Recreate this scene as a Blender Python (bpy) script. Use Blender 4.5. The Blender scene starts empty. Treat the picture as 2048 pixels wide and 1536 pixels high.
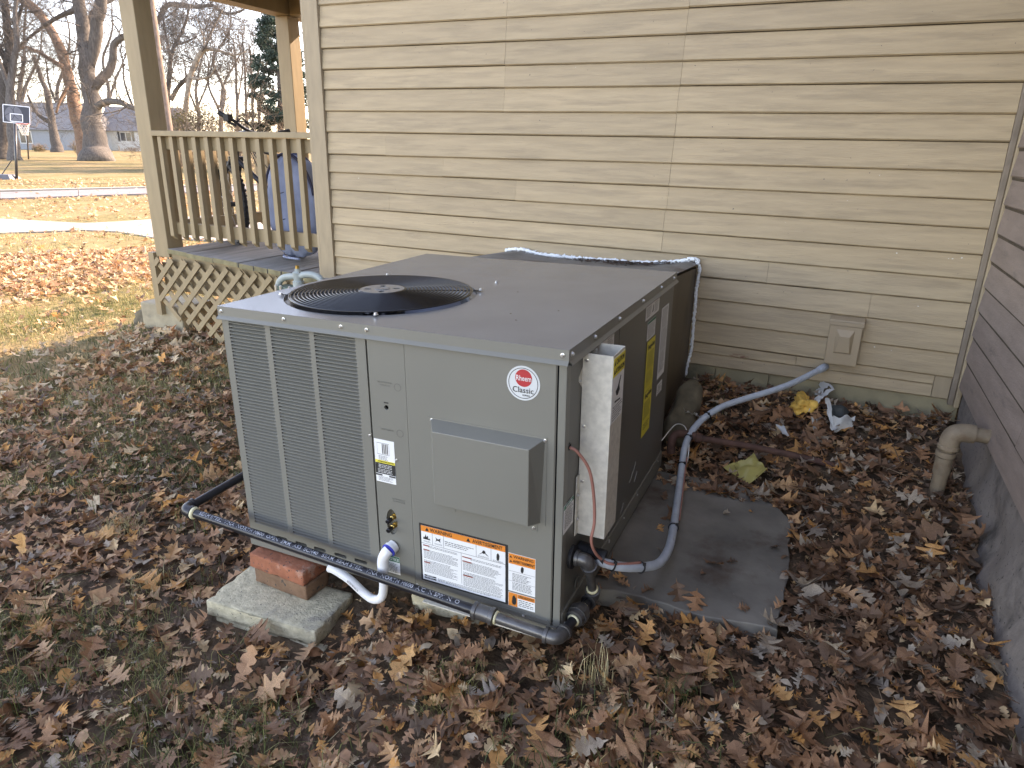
import bpy, bmesh, math, random
import numpy as np
from mathutils import Vector, Matrix, noise as mnoise

random.seed(7)
rng = np.random.default_rng(7)
SC = bpy.context.scene
COL = SC.collection
PI = math.pi
R = math.radians

# ------------------------------------------------------------------ camera
CAM = np.array([0.0551, -0.0682, 1.3426])
RIGHT = np.array([0.90801, 0.41855, 0.01857])
DOWN = np.array([0.15275, -0.28945, -0.94493])
FWD = np.array([-0.39012, 0.86084, -0.32676])
FPX = 1375.168                      # focal length in pixels of the 2048 px wide photograph
cd = bpy.data.cameras.new("camera")
cam = bpy.data.objects.new("camera", cd)
COL.objects.link(cam)
cd.sensor_width = 36.0
cd.lens = FPX / 2048 * 36.0
cd.clip_start = 0.05
cd.clip_end = 3000
cam.matrix_world = Matrix(((RIGHT[0], -DOWN[0], -FWD[0], CAM[0]),
                           (RIGHT[1], -DOWN[1], -FWD[1], CAM[1]),
                           (RIGHT[2], -DOWN[2], -FWD[2], CAM[2]), (0, 0, 0, 1)))
SC.camera = cam

# ------------------------------------------------------------------ sky, sun, exposure
SUN_EL, SUN_AZ = 32.0, 18.0         # azimuth measured clockwise from +Y
world = bpy.data.worlds.new("World")
SC.world = world
world.use_nodes = True
wn = world.node_tree.nodes
sky = wn.new("ShaderNodeTexSky")
sky.sky_type = 'NISHITA'
sky.sun_disc = False
sky.sun_elevation = R(SUN_EL)
sky.sun_rotation = R(SUN_AZ)
sky.air_density = 0.7
sky.dust_density = 0.6
sky.ozone_density = 0.6
world.node_tree.links.new(sky.outputs[0], wn["Background"].inputs[0])
wn["Background"].inputs[1].default_value = 0.15
sl = bpy.data.lights.new("sun", 'SUN')
sl.energy = 2.0
sl.angle = R(0.5)
sl.color = (1.0, 0.95, 0.88)
sun = bpy.data.objects.new("sun", sl)
COL.objects.link(sun)
sd = Vector((math.sin(R(SUN_AZ)) * math.cos(R(SUN_EL)), math.cos(R(SUN_AZ)) * math.cos(R(SUN_EL)), math.sin(R(SUN_EL))))
sun.rotation_euler = sd.to_track_quat('Z', 'Y').to_euler()
vs = SC.view_settings
vs.view_transform = 'Standard'
vs.look = 'None'
vs.gamma = 1.0
vs.exposure = 3.0
vs.use_white_balance = True          # the camera was balanced for the open shade
vs.white_balance_temperature = 9100
vs.white_balance_tint = 22
SC.cycles.max_bounces = 6
SC.cycles.diffuse_bounces = 4
SC.cycles.use_denoising = True

# ------------------------------------------------------------------ helpers: rays from the photograph
def ray(u, v):
    return RIGHT * ((u - 1024) / FPX) + DOWN * ((v - 768) / FPX) + FWD
def aty(u, v, y):
    q = ray(u, v); return CAM + q * ((y - CAM[1]) / q[1])
def atx(u, v, x):
    q = ray(u, v); return CAM + q * ((x - CAM[0]) / q[0])
def atz(u, v, z):
    q = ray(u, v); return CAM + q * ((z - CAM[2]) / q[2])
def atd(u, v, d):
    return CAM + ray(u, v) * d
def project(P):
    q = np.atleast_2d(P) - CAM
    z = q @ FWD
    return np.c_[1024 + FPX * (q @ RIGHT) / z, 768 + FPX * (q @ DOWN) / z, z]

# ------------------------------------------------------------------ terrain height
CTRL = np.array([(-1.7, 1.2, -.255), (-1.2, 1.3, -.235), (-.6, 1.3, -.105), (0, 1.6, -.085), (-.2, 1.75, -.08), (.65, 1.7, -.085), (.3, 2.2, -.062), (.65, 2.4, -.04),
                 (.62, 2.9, .05), (.2, 3.1, .045), (-.3, 2.95, -.02), (.7, 3.6, .12), (0, 3.65, .135), (-.5, 3.65, .14), (-1.7, 2.9, -.16),
                 (-2.5, 2.5, -.27), (-2.5, 3.5, -.17), (-3.5, 3.5, -.18), (-4.9, 3.9, -.11), (-5.6, 3.5, -.19), (-5, 2.5, -.29), (-1, .6, -.21), (-3, 1, -.28), (-2.0, 1.7, -.26),
                 (0, 0, -.2), (-.2, 2.4, -.09), (0, 2.72, -.065), (-.35, 2.76, -.075), (-.45, 2.2, -.09), (-1.1, 2.2, -.15), (-.45, 1.45, -.085), (-1, 1.45, -.145), (-.8, 1.75, -.13), (2, 3, 0), (2, 0, -.15), (0, -2, -.25), (-3, -2, -.3),
                 (-6, 0, -.3), (-7, 4, -.28), (-6, 6, -.26), (-2, 6, -.1), (2, 6, 0), (6, 2, -.2)])
def ground_z(x, y):
    x = np.asarray(x, float); y = np.asarray(y, float)
    sh = x.shape
    p = np.c_[x.ravel(), y.ravel()]
    out = np.empty(len(p))
    for i in range(0, len(p), 20000):
        q = p[i:i + 20000]
        d2 = ((q[:, None, :] - CTRL[None, :, :2]) ** 2).sum(2) + 0.015
        w = d2 ** -1.7
        near = (w * CTRL[None, :, 2]).sum(1) / w.sum(1)
        r = np.hypot(q[:, 0], q[:, 1])
        far = -.25 + 0 * r
        t = np.clip((r - 4.5) / 4, 0, 1); t = t * t * (3 - 2 * t)
        out[i:i + 20000] = near * (1 - t) + far * t
    return out.reshape(sh)
def gz(x, y):
    return float(ground_z(np.array([x]), np.array([y]))[0])
def hit(u, v):
    q = ray(u, v); z = -.2
    for _ in range(30):
        P = CAM + q * ((z - CAM[2]) / q[2])
        z = gz(P[0], P[1])
    return P

# ------------------------------------------------------------------ helpers: objects
def link(o, parent=None):
    COL.objects.link(o)
    if parent is not None:
        o.parent = parent
    return o
def tag(o, label=None, cat=None, group=None, kind=None):
    if label: o['label'] = label
    if cat: o['category'] = cat
    if group: o['group'] = group
    if kind: o['kind'] = kind
    return o
def thing(name, label, cat, loc=(0, 0, 0), rot=(0, 0, 0), group=None):
    o = bpy.data.objects.new(name, None)
    o.empty_display_size = .1
    o.location = loc; o.rotation_euler = rot
    link(o)
    return tag(o, label, cat, group)
def obj(name, me, mat=None, parent=None, loc=None, rot=None):
    o = bpy.data.objects.new(name, me)
    if mat is not None and len(me.materials) == 0:
        for m in (mat if isinstance(mat, (list, tuple)) else [mat]):
            me.materials.append(m)
    link(o, parent)
    if loc is not None: o.location = loc
    if rot is not None: o.rotation_euler = rot
    return o

class MB:
    """collects vertices and faces of one mesh"""
    def __init__(s): s.v = []; s.f = []; s.m = []; s.cur = 0
    def add(s, vs, fs, m=None):
        b = len(s.v); s.v.extend([tuple(map(float, p)) for p in vs])
        for f in fs:
            s.f.append(tuple(b + i for i in f)); s.m.append(s.cur if m is None else m)
        return b
    def box(s, lo, hi, m=None):
        x0, y0, z0 = lo; x1, y1, z1 = hi
        s.add([(x0, y0, z0), (x1, y0, z0), (x1, y1, z0), (x0, y1, z0), (x0, y0, z1), (x1, y0, z1), (x1, y1, z1), (x0, y1, z1)],
              [(0, 3, 2, 1), (4, 5, 6, 7), (0, 1, 5, 4), (1, 2, 6, 5), (2, 3, 7, 6), (3, 0, 4, 7)], m)
    def hexa(s, p, m=None):
        """8 points: bottom ring then top ring"""
        s.add(p, [(0, 3, 2, 1), (4, 5, 6, 7), (0, 1, 5, 4), (1, 2, 6, 5), (2, 3, 7, 6), (3, 0, 4, 7)], m)
    def beam(s, a, b, w, h, up=(0, 0, 1), m=None):
        a = np.array(a, float); b = np.array(b, float); d = b - a; d /= np.linalg.norm(d)
        sd_ = np.cross(d, up); sd_ /= np.linalg.norm(sd_); u = np.cross(sd_, d)
        p = []
        for c in (a, b):
            for i, j in ((-1, -1), (1, -1), (1, 1), (-1, 1)):
                p.append(c + sd_ * (i * w / 2) + u * (j * h / 2))
        s.add(p, [(3, 2, 1, 0), (4, 5, 6, 7), (0, 1, 5, 4), (1, 2, 6, 5), (2, 3, 7, 6), (3, 0, 4, 7)], m)
    def quad(s, a, b, c, d, m=None): s.add([a, b, c, d], [(0, 1, 2, 3)], m)
    def tube(s, pts, rad, n=10, cap=True, m=None):
        pts = np.array(pts, float); k = len(pts)
        if np.isscalar(rad): rad = [rad] * k
        t = np.gradient(pts, axis=0) if k > 2 else np.repeat((pts[1] - pts[0])[None], 2, 0)
        t /= np.linalg.norm(t, axis=1)[:, None] + 1e-12
        ref = np.array([0, 0, 1.]) if abs(t[0][2]) < .9 else np.array([1., 0, 0])
        nrm = np.cross(t[0], ref); nrm /= np.linalg.norm(nrm)
        V = []; an = np.arange(n) * 2 * PI / n
        ca, sa = np.cos(an), np.sin(an)
        for i in range(k):
            nrm = nrm - t[i] * nrm.dot(t[i]); nrm /= np.linalg.norm(nrm) + 1e-12
            bn = np.cross(t[i], nrm)
            V.append(pts[i] + rad[i] * (ca[:, None] * nrm + sa[:, None] * bn))
        V = np.concatenate(V)
        F = []
        for i in range(k - 1):
            for j in range(n):
                j2 = (j + 1) % n
                F.append((i * n + j, i * n + j2, (i + 1) * n + j2, (i + 1) * n + j))
        if cap and n > 2:
            F.append(tuple(range(n - 1, -1, -1))); F.append(tuple((k - 1) * n + j for j in range(n)))
        s.add(V, F, m)
    def lathe(s, prof, axis='z', c=(0, 0, 0), n=24, m=None):
        """prof: (r, h) list"""
        V = []; F = []
        for r, h in prof:
            for j in range(n):
                a = j * 2 * PI / n
                p = (r * math.cos(a), r * math.sin(a), h)
                if axis == 'y': p = (p[0], p[2], -p[1])
                if axis == 'x': p = (p[2], p[0], p[1])
                V.append((p[0] + c[0], p[1] + c[1], p[2] + c[2]))
        for i in range(len(prof) - 1):
            for j in range(n):
                j2 = (j + 1) % n
                F.append((i * n + j, i * n + j2, (i + 1) * n + j2, (i + 1) * n + j))
        if prof[0][0] > 1e-6: F.append(tuple(range(n - 1, -1, -1)))
        if prof[-1][0] > 1e-6: F.append(tuple((len(prof) - 1) * n + j for j in range(n)))
        s.add(V, F, m)
    def mesh(s, name, smooth=False, bevel=0, auto=None):
        me = bpy.data.meshes.new(name)
        me.from_pydata(s.v, [], s.f)
        if any(s.m): me.polygons.foreach_set('material_index', s.m)
        if bevel:
            bm = bmesh.new(); bm.from_mesh(me)
            bmesh.ops.remove_doubles(bm, verts=bm.verts, dist=1e-6)
            es = [e for e in bm.edges if len(e.link_faces) == 2 and e.calc_face_angle(0) > .5]
            bmesh.ops.bevel(bm, geom=es, offset=bevel, segments=2, profile=.6, affect='EDGES', clamp_overlap=True)
            bm.to_mesh(me); bm.free()
        if smooth:
            me.polygons.foreach_set('use_smooth', [True] * len(me.polygons))
            if auto is not None:
                me.set_sharp_from_angle(angle=R(auto))
        me.update()
        return me
    def build(s, name, mat, parent=None, smooth=False, bevel=0, auto=None, loc=None, rot=None):
        return obj(name, s.mesh(name, smooth, bevel, auto), mat, parent, loc, rot)

def plate(outline, holes, d, to3):
    """flat plate with holes; rims go back by d. to3(a, b, depth) -> point. Returns mesh data"""
    bm = bmesh.new()
    loops = []
    for lp in [outline] + holes:
        vs_ = [bm.verts.new(to3(a, b, 0)) for a, b in lp]
        loops.append([bm.edges.new((vs_[i], vs_[(i + 1) % len(vs_)])) for i in range(len(vs_))])
    bmesh.ops.triangle_fill(bm, use_beauty=True, use_dissolve=False, edges=bm.edges[:])
    for lp, es in zip([outline] + holes, loops):
        n = len(lp)
        f_ = [bm.verts.new(to3(a, b, 0)) for a, b in lp]
        b_ = [bm.verts.new(to3(a, b, d)) for a, b in lp]
        for i in range(n):
            bm.faces.new((f_[i], f_[(i + 1) % n], b_[(i + 1) % n], b_[i]))
    bmesh.ops.recalc_face_normals(bm, faces=bm.faces[:])
    me = bpy.data.meshes.new('plate')
    bm.to_mesh(me); bm.free()
    return me
def circle(cx, cy, r, n=48): return [(cx + r * math.cos(2 * PI * i / n), cy + r * math.sin(2 * PI * i / n)) for i in range(n)]
def stadium(cx, cy, w, h, n=6):
    r = h / 2; o = []
    for sx, a0 in ((1, -PI / 2), (-1, PI / 2)):
        for i in range(n + 1):
            a = a0 + PI * i / n
            o.append((cx + sx * (w / 2 - r) + r * math.cos(a), cy + r * math.sin(a)))
    return o
def rect(x0, y0, x1, y1): return [(x0, y0), (x1, y0), (x1, y1), (x0, y1)]
def spline(P, n=8):
    """Catmull-Rom through P"""
    P = [np.array(p, float) for p in P]
    P = [2 * P[0] - P[1]] + P + [2 * P[-1] - P[-2]]
    o = []
    for i in range(1, len(P) - 2):
        for k in range(n):
            t = k / n
            o.append(.5 * ((2 * P[i]) + (-P[i - 1] + P[i + 1]) * t + (2 * P[i - 1] - 5 * P[i] + 4 * P[i + 1] - P[i + 2]) * t * t + (-P[i - 1] + 3 * P[i] - 3 * P[i + 1] + P[i + 2]) * t ** 3))
    o.append(P[-2])
    return np.array(o)

def text_mesh(body, size, width=None, bold=0.0, depth=.0002):
    cu = bpy.data.curves.new('lettering', 'FONT')
    cu.body = body; cu.size = size; cu.align_x = 'CENTER'; cu.align_y = 'CENTER'
    cu.extrude = depth; cu.offset = bold * size
    cu.resolution_u = 3
    o = bpy.data.objects.new('lettering', cu); COL.objects.link(o)
    bpy.context.view_layer.update()
    me = bpy.data.meshes.new_from_object(o.evaluated_get(bpy.context.evaluated_depsgraph_get()))
    bpy.data.objects.remove(o)
    if width:
        co = np.empty(len(me.vertices) * 3, np.float32); me.vertices.foreach_get('co', co)
        co = co.reshape(-1, 3); w = np.ptp(co[:, 0]); co[:, 0] *= width / w
        me.vertices.foreach_set('co', co.ravel())
    me.materials.clear()
    return me
ROT_FRONT = (PI / 2, 0, 0)
ROT_RIGHT = (PI / 2, 0, PI / 2)

# ------------------------------------------------------------------ materials
MATS = {}
def M(name, col, rough=.6, metal=0., var=.12, scale=6., bump=0., bscale=60., stretch=(1, 1, 1), stains=None, spots=None, spec=.5, coat=0., detail=5., trans=0., objvar=0.):
    """noise-varied principled material in object space; stains = (colour, amount, scale), spots = (colour, threshold, scale)"""
    if name in MATS: return MATS[name]
    m = bpy.data.materials.new(name); m.use_nodes = True
    nt = m.node_tree; N = nt.nodes; Lk = nt.links.new
    b = N["Principled BSDF"]
    b.inputs['Roughness'].default_value = rough; b.inputs['Metallic'].default_value = metal
    b.inputs['Specular IOR Level'].default_value = spec
    if coat: b.inputs['Coat Weight'].default_value = coat; b.inputs['Coat Roughness'].default_value = .15
    tc = N.new('ShaderNodeTexCoord'); mp = N.new('ShaderNodeMapping'); mp.inputs['Scale'].default_value = stretch
    Lk(tc.outputs['Object'], mp.inputs[0])
    nz = N.new('ShaderNodeTexNoise'); nz.inputs['Scale'].default_value = scale; nz.inputs['Detail'].default_value = detail
    Lk(mp.outputs[0], nz.inputs[0])
    rp = N.new('ShaderNodeValToRGB'); e = rp.color_ramp.elements
    e[0].position = .3; e[1].position = .7
    e[0].color = (*[c * (1 - var) for c in col], 1); e[1].color = (*[min(1, c * (1 + var)) for c in col], 1)
    Lk(nz.outputs[0], rp.inputs[0])
    out = rp.outputs[0]
    for kind, spec_ in (('st', stains), ('sp', spots)):
        if not spec_: continue
        n2 = N.new('ShaderNodeTexNoise'); n2.inputs['Scale'].default_value = spec_[2]; n2.inputs['Detail'].default_value = 6 if kind == 'st' else 2
        n2.inputs['Roughness'].default_value = .65
        Lk(mp.outputs[0] if kind == 'st' else tc.outputs['Object'], n2.inputs[0])
        r2 = N.new('ShaderNodeValToRGB'); r2.color_ramp.elements[0].position = spec_[1]; r2.color_ramp.elements[1].position = min(1, spec_[1] + (.2 if kind == 'st' else .04))
        Lk(n2.outputs[0], r2.inputs[0])
        mx = N.new('ShaderNodeMix'); mx.data_type = 'RGBA'
        Lk(r2.outputs[0], mx.inputs[0]); Lk(out, mx.inputs[6]); mx.inputs[7].default_value = (*spec_[0], 1)
        out = mx.outputs[2]
    if objvar:
        oi = N.new('ShaderNodeObjectInfo'); mr = N.new('ShaderNodeMapRange'); mr.inputs[3].default_value = 1 - objvar; mr.inputs[4].default_value = 1 + objvar
        Lk(oi.outputs['Random'], mr.inputs[0]); hs = N.new('ShaderNodeHueSaturation'); Lk(mr.outputs[0], hs.inputs['Value']); Lk(out, hs.inputs['Color']); out = hs.outputs[0]
    Lk(out, b.inputs['Base Color'])
    if bump:
        n3 = N.new('ShaderNodeTexNoise'); n3.inputs['Scale'].default_value = bscale; n3.inputs['Detail'].default_value = 6
        Lk(mp.outputs[0], n3.inputs[0])
        bp = N.new('ShaderNodeBump'); bp.inputs['Strength'].default_value = bump; bp.inputs['Distance'].default_value = .004
        Lk(n3.outputs[0], bp.inputs['Height']); Lk(bp.outputs[0], b.inputs['Normal'])
    if trans:
        # thin translucency for leaves and cloth
        t = N.new('ShaderNodeBsdfTranslucent'); Lk(out, t.inputs[0])
        ms = N.new('ShaderNodeMixShader'); ms.inputs[0].default_value = trans
        Lk(b.outputs[0], ms.inputs[1]); Lk(t.outputs[0], ms.inputs[2]); Lk(ms.outputs[0], N['Material Output'].inputs[0])
    MATS[name] = m
    return m

TAN = (.405, .303, .183)
m_jointshade = M('joint_dirt_and_shade', (.075, .055, .035), .95, var=.3, scale=20)  # dark brown for joint dirt and the painted shadow line under each lip
m_siding = M('tan_paint', TAN, .62, var=.10, scale=4, bump=.6, bscale=22, stretch=(1, 1, 11), stains=((.31, .232, .142), .50, 2.6), spots=((.12, .10, .08), .735, 60), objvar=.07)
m_trim = M('tan_trim_paint', (.33, .25, .155), .6, var=.1, scale=9, bump=.25, bscale=40, stretch=(3, 3, .7), stains=((.25, .2, .14), .62, 5))
m_found = M('painted_foundation', (.27, .23, .14), .8, var=.2, scale=7, bump=.5, bscale=35, stains=((.10, .095, .055), .56, 4))
m_mauve = M('mauve_paint', (.235, .18, .148), .6, objvar=.08, var=.14, scale=5, bump=.5, bscale=30, stretch=(1, 1, 6), stains=((.10, .085, .075), .6, 3))
m_mfound = M('mauve_parging', (.195, .165, .142), .85, var=.22, scale=5, bump=1., bscale=40, stains=((.06, .052, .046), .48, 5), spots=((.05, .045, .04), .64, 60))
m_porch = M('porch_paint', (.29, .215, .12), .6, var=.1, scale=7, bump=.2, bscale=40, stretch=(3, 3, .6), stains=((.2, .15, .09), .63, 4))
m_deck = M('weathered_deck', (.23, .215, .19), .8, var=.25, scale=5, bump=.5, bscale=30, stretch=(8, .6, 4), stains=((.13, .12, .10), .55, 3))
m_deckend = M('mossy_board_end', (.20, .17, .09), .85, var=.3, scale=14, bump=.4)
m_shingle = M('roof_shingle', (.06, .055, .05), .9, var=.3, scale=20)
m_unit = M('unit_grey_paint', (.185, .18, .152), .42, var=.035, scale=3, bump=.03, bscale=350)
m_unit2 = M('unit_grey_shaded', (.125, .12, .103), .36, var=.05, scale=3, bump=.03, bscale=350)  # same paint as the front, colour darkened to shade the sides
m_lid = M('unit_grey_sky_tint', (.178, .180, .176), .22, var=.06, scale=5, bump=.04, bscale=260, stains=((.28, .28, .275), .68, 3))  # same unit paint, cool sky reflection mixed into its colour
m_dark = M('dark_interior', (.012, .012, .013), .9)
m_black = M('black_wire', (.012, .012, .013), .2, var=.1)
m_galv = M('galvanized_steel', (.64, .61, .53), .55, metal=.2, var=.12, scale=55, detail=3)
m_zinc = M('zinc_screw', (.70, .70, .68), .3, metal=.9)
m_white = M('white_label', (.78, .79, .77), .5, var=.02)
m_ink = M('black_ink', (.02, .02, .02), .5)
m_orange = M('orange_ink', (.80, .24, .035), .5, var=.03)
m_red = M('red_ink', (.50, .035, .04), .45, var=.04)
m_dred = M('brown_red_ink', (.30, .06, .035), .5)
m_yellow = M('yellow_label', (.78, .66, .07), .5, var=.05)
m_green = M('green_ink', (.025, .17, .09), .5)
m_badge = M('badge_silver', (.62, .65, .64), .35, var=.03)
m_iron = M('black_iron', (.016, .016, .019), .32, var=.3, scale=20, bump=.06, bscale=200)
m_fit = M('malleable_fitting', (.12, .115, .11), .38, metal=.55, var=.25, scale=30, bump=.15, bscale=120)
m_dope = M('cream_pipe_dope', (.72, .66, .42), .6, var=.1, scale=40)
m_pvc = M('white_pvc', (.80, .81, .80), .3, var=.03)
m_blue = M('blue_primer', (.03, .05, .45), .4)
m_brass = M('brass', (.62, .42, .14), .3, metal=.9)
m_cond = M('grey_conduit', (.43, .48, .52), .5, var=.1, scale=30, stains=((.10, .09, .085), .62, 14))
m_wire = M('pink_thermostat_wire', (.40, .17, .13), .5)
m_wwire = M('white_wire', (.7, .68, .62), .5)
m_brick = M('old_red_brick', (.34, .115, .06), .9, var=.25, scale=22, bump=.7, bscale=70, stains=((.50, .40, .32), .60, 12), spots=((.09, .06, .05), .62, 80))
m_brick2 = M('dull_brown_brick', (.19, .105, .06), .9, var=.25, scale=22, bump=.7, bscale=70, spots=((.06, .05, .04), .64, 45))
m_conc = M('concrete_block', (.50, .44, .30), .92, var=.22, scale=40, bump=.9, bscale=120, stains=((.24, .22, .19), .58, 7), spots=((.08, .075, .07), .67, 90))
m_pier = M('painted_pier', (.33, .28, .19), .88, var=.15, scale=14, bump=.6, bscale=60, stains=((.17, .15, .11), .58, 6))
m_slab = M('grey_flagstone', (.175, .158, .132), .9, spec=.12, var=.3, scale=5, bump=.35, bscale=35, stains=((.085, .052, .036), .54, 3.2), spots=((.5, .5, .48), .77, 80))
m_rock = M('mossy_stone', (.13, .105, .065), .95, var=.35, scale=14, bump=.9, bscale=30)
m_rust = M('rusty_pipe', (.095, .045, .032), .8, var=.35, scale=25, bump=.4, bscale=70)
m_vent = M('weathered_tan_pipe', (.20, .15, .098), .7, var=.3, scale=14, bump=.4, stains=((.13, .062, .032), .52, 9))
m_duct = M('stained_duct_metal', (.135, .105, .068), .5, metal=.15, var=.25, scale=4, stretch=(1, 1, .4), stains=((.075, .055, .035), .52, 4))
m_ducttop = M('dirty_duct_top', (.17, .165, .15), .6, var=.25, scale=8, stains=((.085, .05, .035), .5, 5))
m_foam = M('white_sealant', (.80, .82, .80), .6, var=.08, scale=40, bump=.6, bscale=60)
m_debris = M('dark_leaf_mould', (.07, .045, .03), .95, var=.5, scale=40, bump=.8)
m_plast_y = M('yellow_plastic_film', (.52, .45, .15), .3, var=.2, scale=8, bump=.3, bscale=20, trans=.3)
m_plast_w = M('white_plastic_rag', (.50, .50, .47), .5, var=.15, scale=14, bump=.4, bscale=30, stains=((.3, .28, .24), .6, 9))
m_foamy = M('yellow_foam', (.72, .42, .09), .85, var=.25, scale=30, bump=.9, bscale=50)
m_gas = M('grey_green_gas_pipe', (.30, .34, .32), .5, var=.15, scale=20, spots=((.10, .09, .07), .68, 30))
m_gasg = M('green_flange', (.10, .14, .11), .6, var=.2)
m_bluecl = M('blue_quilted_cloth', (.25, .30, .43), .8, var=.3, scale=5, bump=.4, bscale=12, trans=.12)
m_navy = M('navy_piping', (.015, .018, .05), .6)
m_rubber = M('black_rubber', (.015, .015, .016), .6)
m_frame = M('bike_frame_paint', (.03, .03, .033), .3)
m_chrome = M('bright_spoke', (.5, .5, .5), .3, metal=.9)
m_road = M('road_asphalt', (.17, .155, .155), .9, var=.12, scale=3)
m_walk = M('sidewalk_concrete', (.25, .235, .21), .9, var=.15, scale=2.5, bump=.3, bscale=40, stains=((.19, .175, .15), .6, 1.2))
m_barkg = M('grey_bark', (.105, .09, .078), .95, var=.35, scale=7, bump=1., bscale=9, stretch=(1.6, 1.6, .35))
m_barkr = M('red_brown_bark', (.19, .115, .075), .95, var=.35, scale=7, bump=1., bscale=9, stretch=(1.6, 1.6, .35))
m_barkd = M('dark_bark', (.075, .062, .052), .95, var=.35, scale=7, bump=1., bscale=9)
m_twig = M('bare_twigs', (.10, .086, .076), .9, var=.3, scale=1.2)
m_twig2 = M('brown_brush', (.20, .145, .10), .9, var=.35, scale=1.5)
m_pole = M('pole_wood', (.17, .12, .09), .9, var=.3, scale=3, bump=.4, bscale=20, stretch=(4, 4, .3), stains=((.16, .085, .05), .56, 2))
m_needle = M('evergreen_foliage', (.028, .05, .035), .8, var=.45, scale=1.3, trans=.15)
m_ivy = M('ivy_leaves', (.14, .12, .035), .7, var=.5, scale=2.5, trans=.2)
m_hgrey = M('blue_grey_house_siding', (.23, .25, .275), .7, var=.06)
m_hwhite = M('white_house_siding', (.55, .55, .53), .7, var=.06)
m_hroof = M('far_house_roof', (.20, .19, .185), .9, var=.15)
m_glass = M('window_glass', (.05, .055, .06), .1)
m_bb = M('backboard_print', (.03, .028, .03), .4)
m_bbw = M('backboard_white', (.75, .75, .75), .4)
m_bbg = M('backboard_grey', (.11, .105, .11), .4)
m_rim = M('orange_rim', (.55, .10, .05), .4)
m_net = M('white_net', (.6, .58, .54), .7)

# ================================================================== GROUND
def lerp(a, b, t): return a + (b - a) * t
gv, gf = [], []
NA = 300
rad = [0.0] + list(np.geomspace(.35, 6, 62)) + list(np.geomspace(6.4, 900, 42))
an = np.arange(NA) * 2 * PI / NA
gx = np.concatenate([[CAM[0]]] + [CAM[0] + r * np.cos(an) for r in rad[1:]])
gy = np.concatenate([[CAM[1]]] + [CAM[1] + r * np.sin(an) for r in rad[1:]])
gzv = ground_z(gx, gy)
bumpz = np.array([mnoise.noise((a * 4, b * 4, 0)) * .012 + mnoise.noise((a * .8, b * .8, 3)) * .02 for a, b in zip(gx, gy)])
gzv = gzv + bumpz * np.clip(1 - np.hypot(gx, gy) / 60, 0, 1) - .012
fs = [(0, 1 + j, 1 + (j + 1) % NA) for j in range(NA)]
for i in range(len(rad) - 2):
    a, b = 1 + i * NA, 1 + (i + 1) * NA
    fs += [(a + j, b + j, b + (j + 1) % NA, a + (j + 1) % NA) for j in range(NA)]
gm = bpy.data.meshes.new('ground')
gm.from_pydata(np.c_[gx, gy, gzv].tolist(), [], fs)
gm.polygons.foreach_set('use_smooth', [True] * len(gm.polygons))
def lawn_mask(x, y):
    """0 on bare leaf mould beside the house, 1 on the open lawn"""
    x = np.asarray(x); y = np.asarray(y)
    return np.clip((-x - 2.6 + .35 * np.sin(3 * y)) / 1.6, 0, 1)
at = gm.attributes.new('lawn', 'FLOAT', 'POINT')
at.data.foreach_set('value', lawn_mask(gx, gy).astype(np.float32))
mg = bpy.data.materials.new('ground_soil_and_lawn'); mg.use_nodes = True
nt = mg.node_tree; N = nt.nodes; Lk = nt.links.new; bs = N['Principled BSDF']
bs.inputs['Roughness'].default_value = .95; bs.inputs['Specular IOR Level'].default_value = .15
tc = N.new('ShaderNodeTexCoord')
def noise_ramp(scale, stops, detail=6, rough=.6):
    n = N.new('ShaderNodeTexNoise'); n.inputs['Scale'].default_value = scale; n.inputs['Detail'].default_value = detail; n.inputs['Roughness'].default_value = rough
    Lk(tc.outputs['Object'], n.inputs[0]); r = N.new('ShaderNodeValToRGB'); e = r.color_ramp.elements
    for i, (p, c) in enumerate(stops):
        k = e[i] if i < 2 else e.new(p)
        k.position = p; k.color = (*c, 1)
    Lk(n.outputs[0], r.inputs[0]); return r.outputs[0]
soil = noise_ramp(16, [(.3, (.045, .031, .021)), (.5, (.105, .070, .045)), (.72, (.17, .115, .07))])
lawn1 = noise_ramp(9, [(.28, (.085, .055, .028)), (.45, (.19, .135, .065)), (.6, (.27, .20, .10)), (.75, (.28, .15, .07))])
lawn2 = noise_ramp(.55, [(.42, (.09, .105, .035)), (.55, (.25, .19, .095)), (.68, (.27, .17, .09))], 4)
mx = N.new('ShaderNodeMix'); mx.data_type = 'RGBA'; mx.inputs[0].default_value = .45
Lk(lawn1, mx.inputs[6]); Lk(lawn2, mx.inputs[7])
mx2 = N.new('ShaderNodeMix'); mx2.data_type = 'RGBA'
av = N.new('ShaderNodeAttribute'); av.attribute_name = 'lawn'
Lk(av.outputs['Fac'], mx2.inputs[0]); Lk(soil, mx2.inputs[6]); Lk(mx.outputs[2], mx2.inputs[7])
Lk(mx2.outputs[2], bs.inputs['Base Color'])
nb = N.new('ShaderNodeTexNoise'); nb.inputs['Scale'].default_value = 24; nb.inputs['Detail'].default_value = 6; Lk(tc.outputs['Object'], nb.inputs[0])
bp = N.new('ShaderNodeBump'); bp.inputs['Strength'].default_value = .7; bp.inputs['Distance'].default_value = .03
Lk(nb.outputs[0], bp.inputs['Height']); Lk(bp.outputs[0], bs.inputs['Normal'])
ground = tag(obj('ground', gm, mg), 'leaf covered yard of soil and dry lawn', None, None, 'structure')

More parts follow.
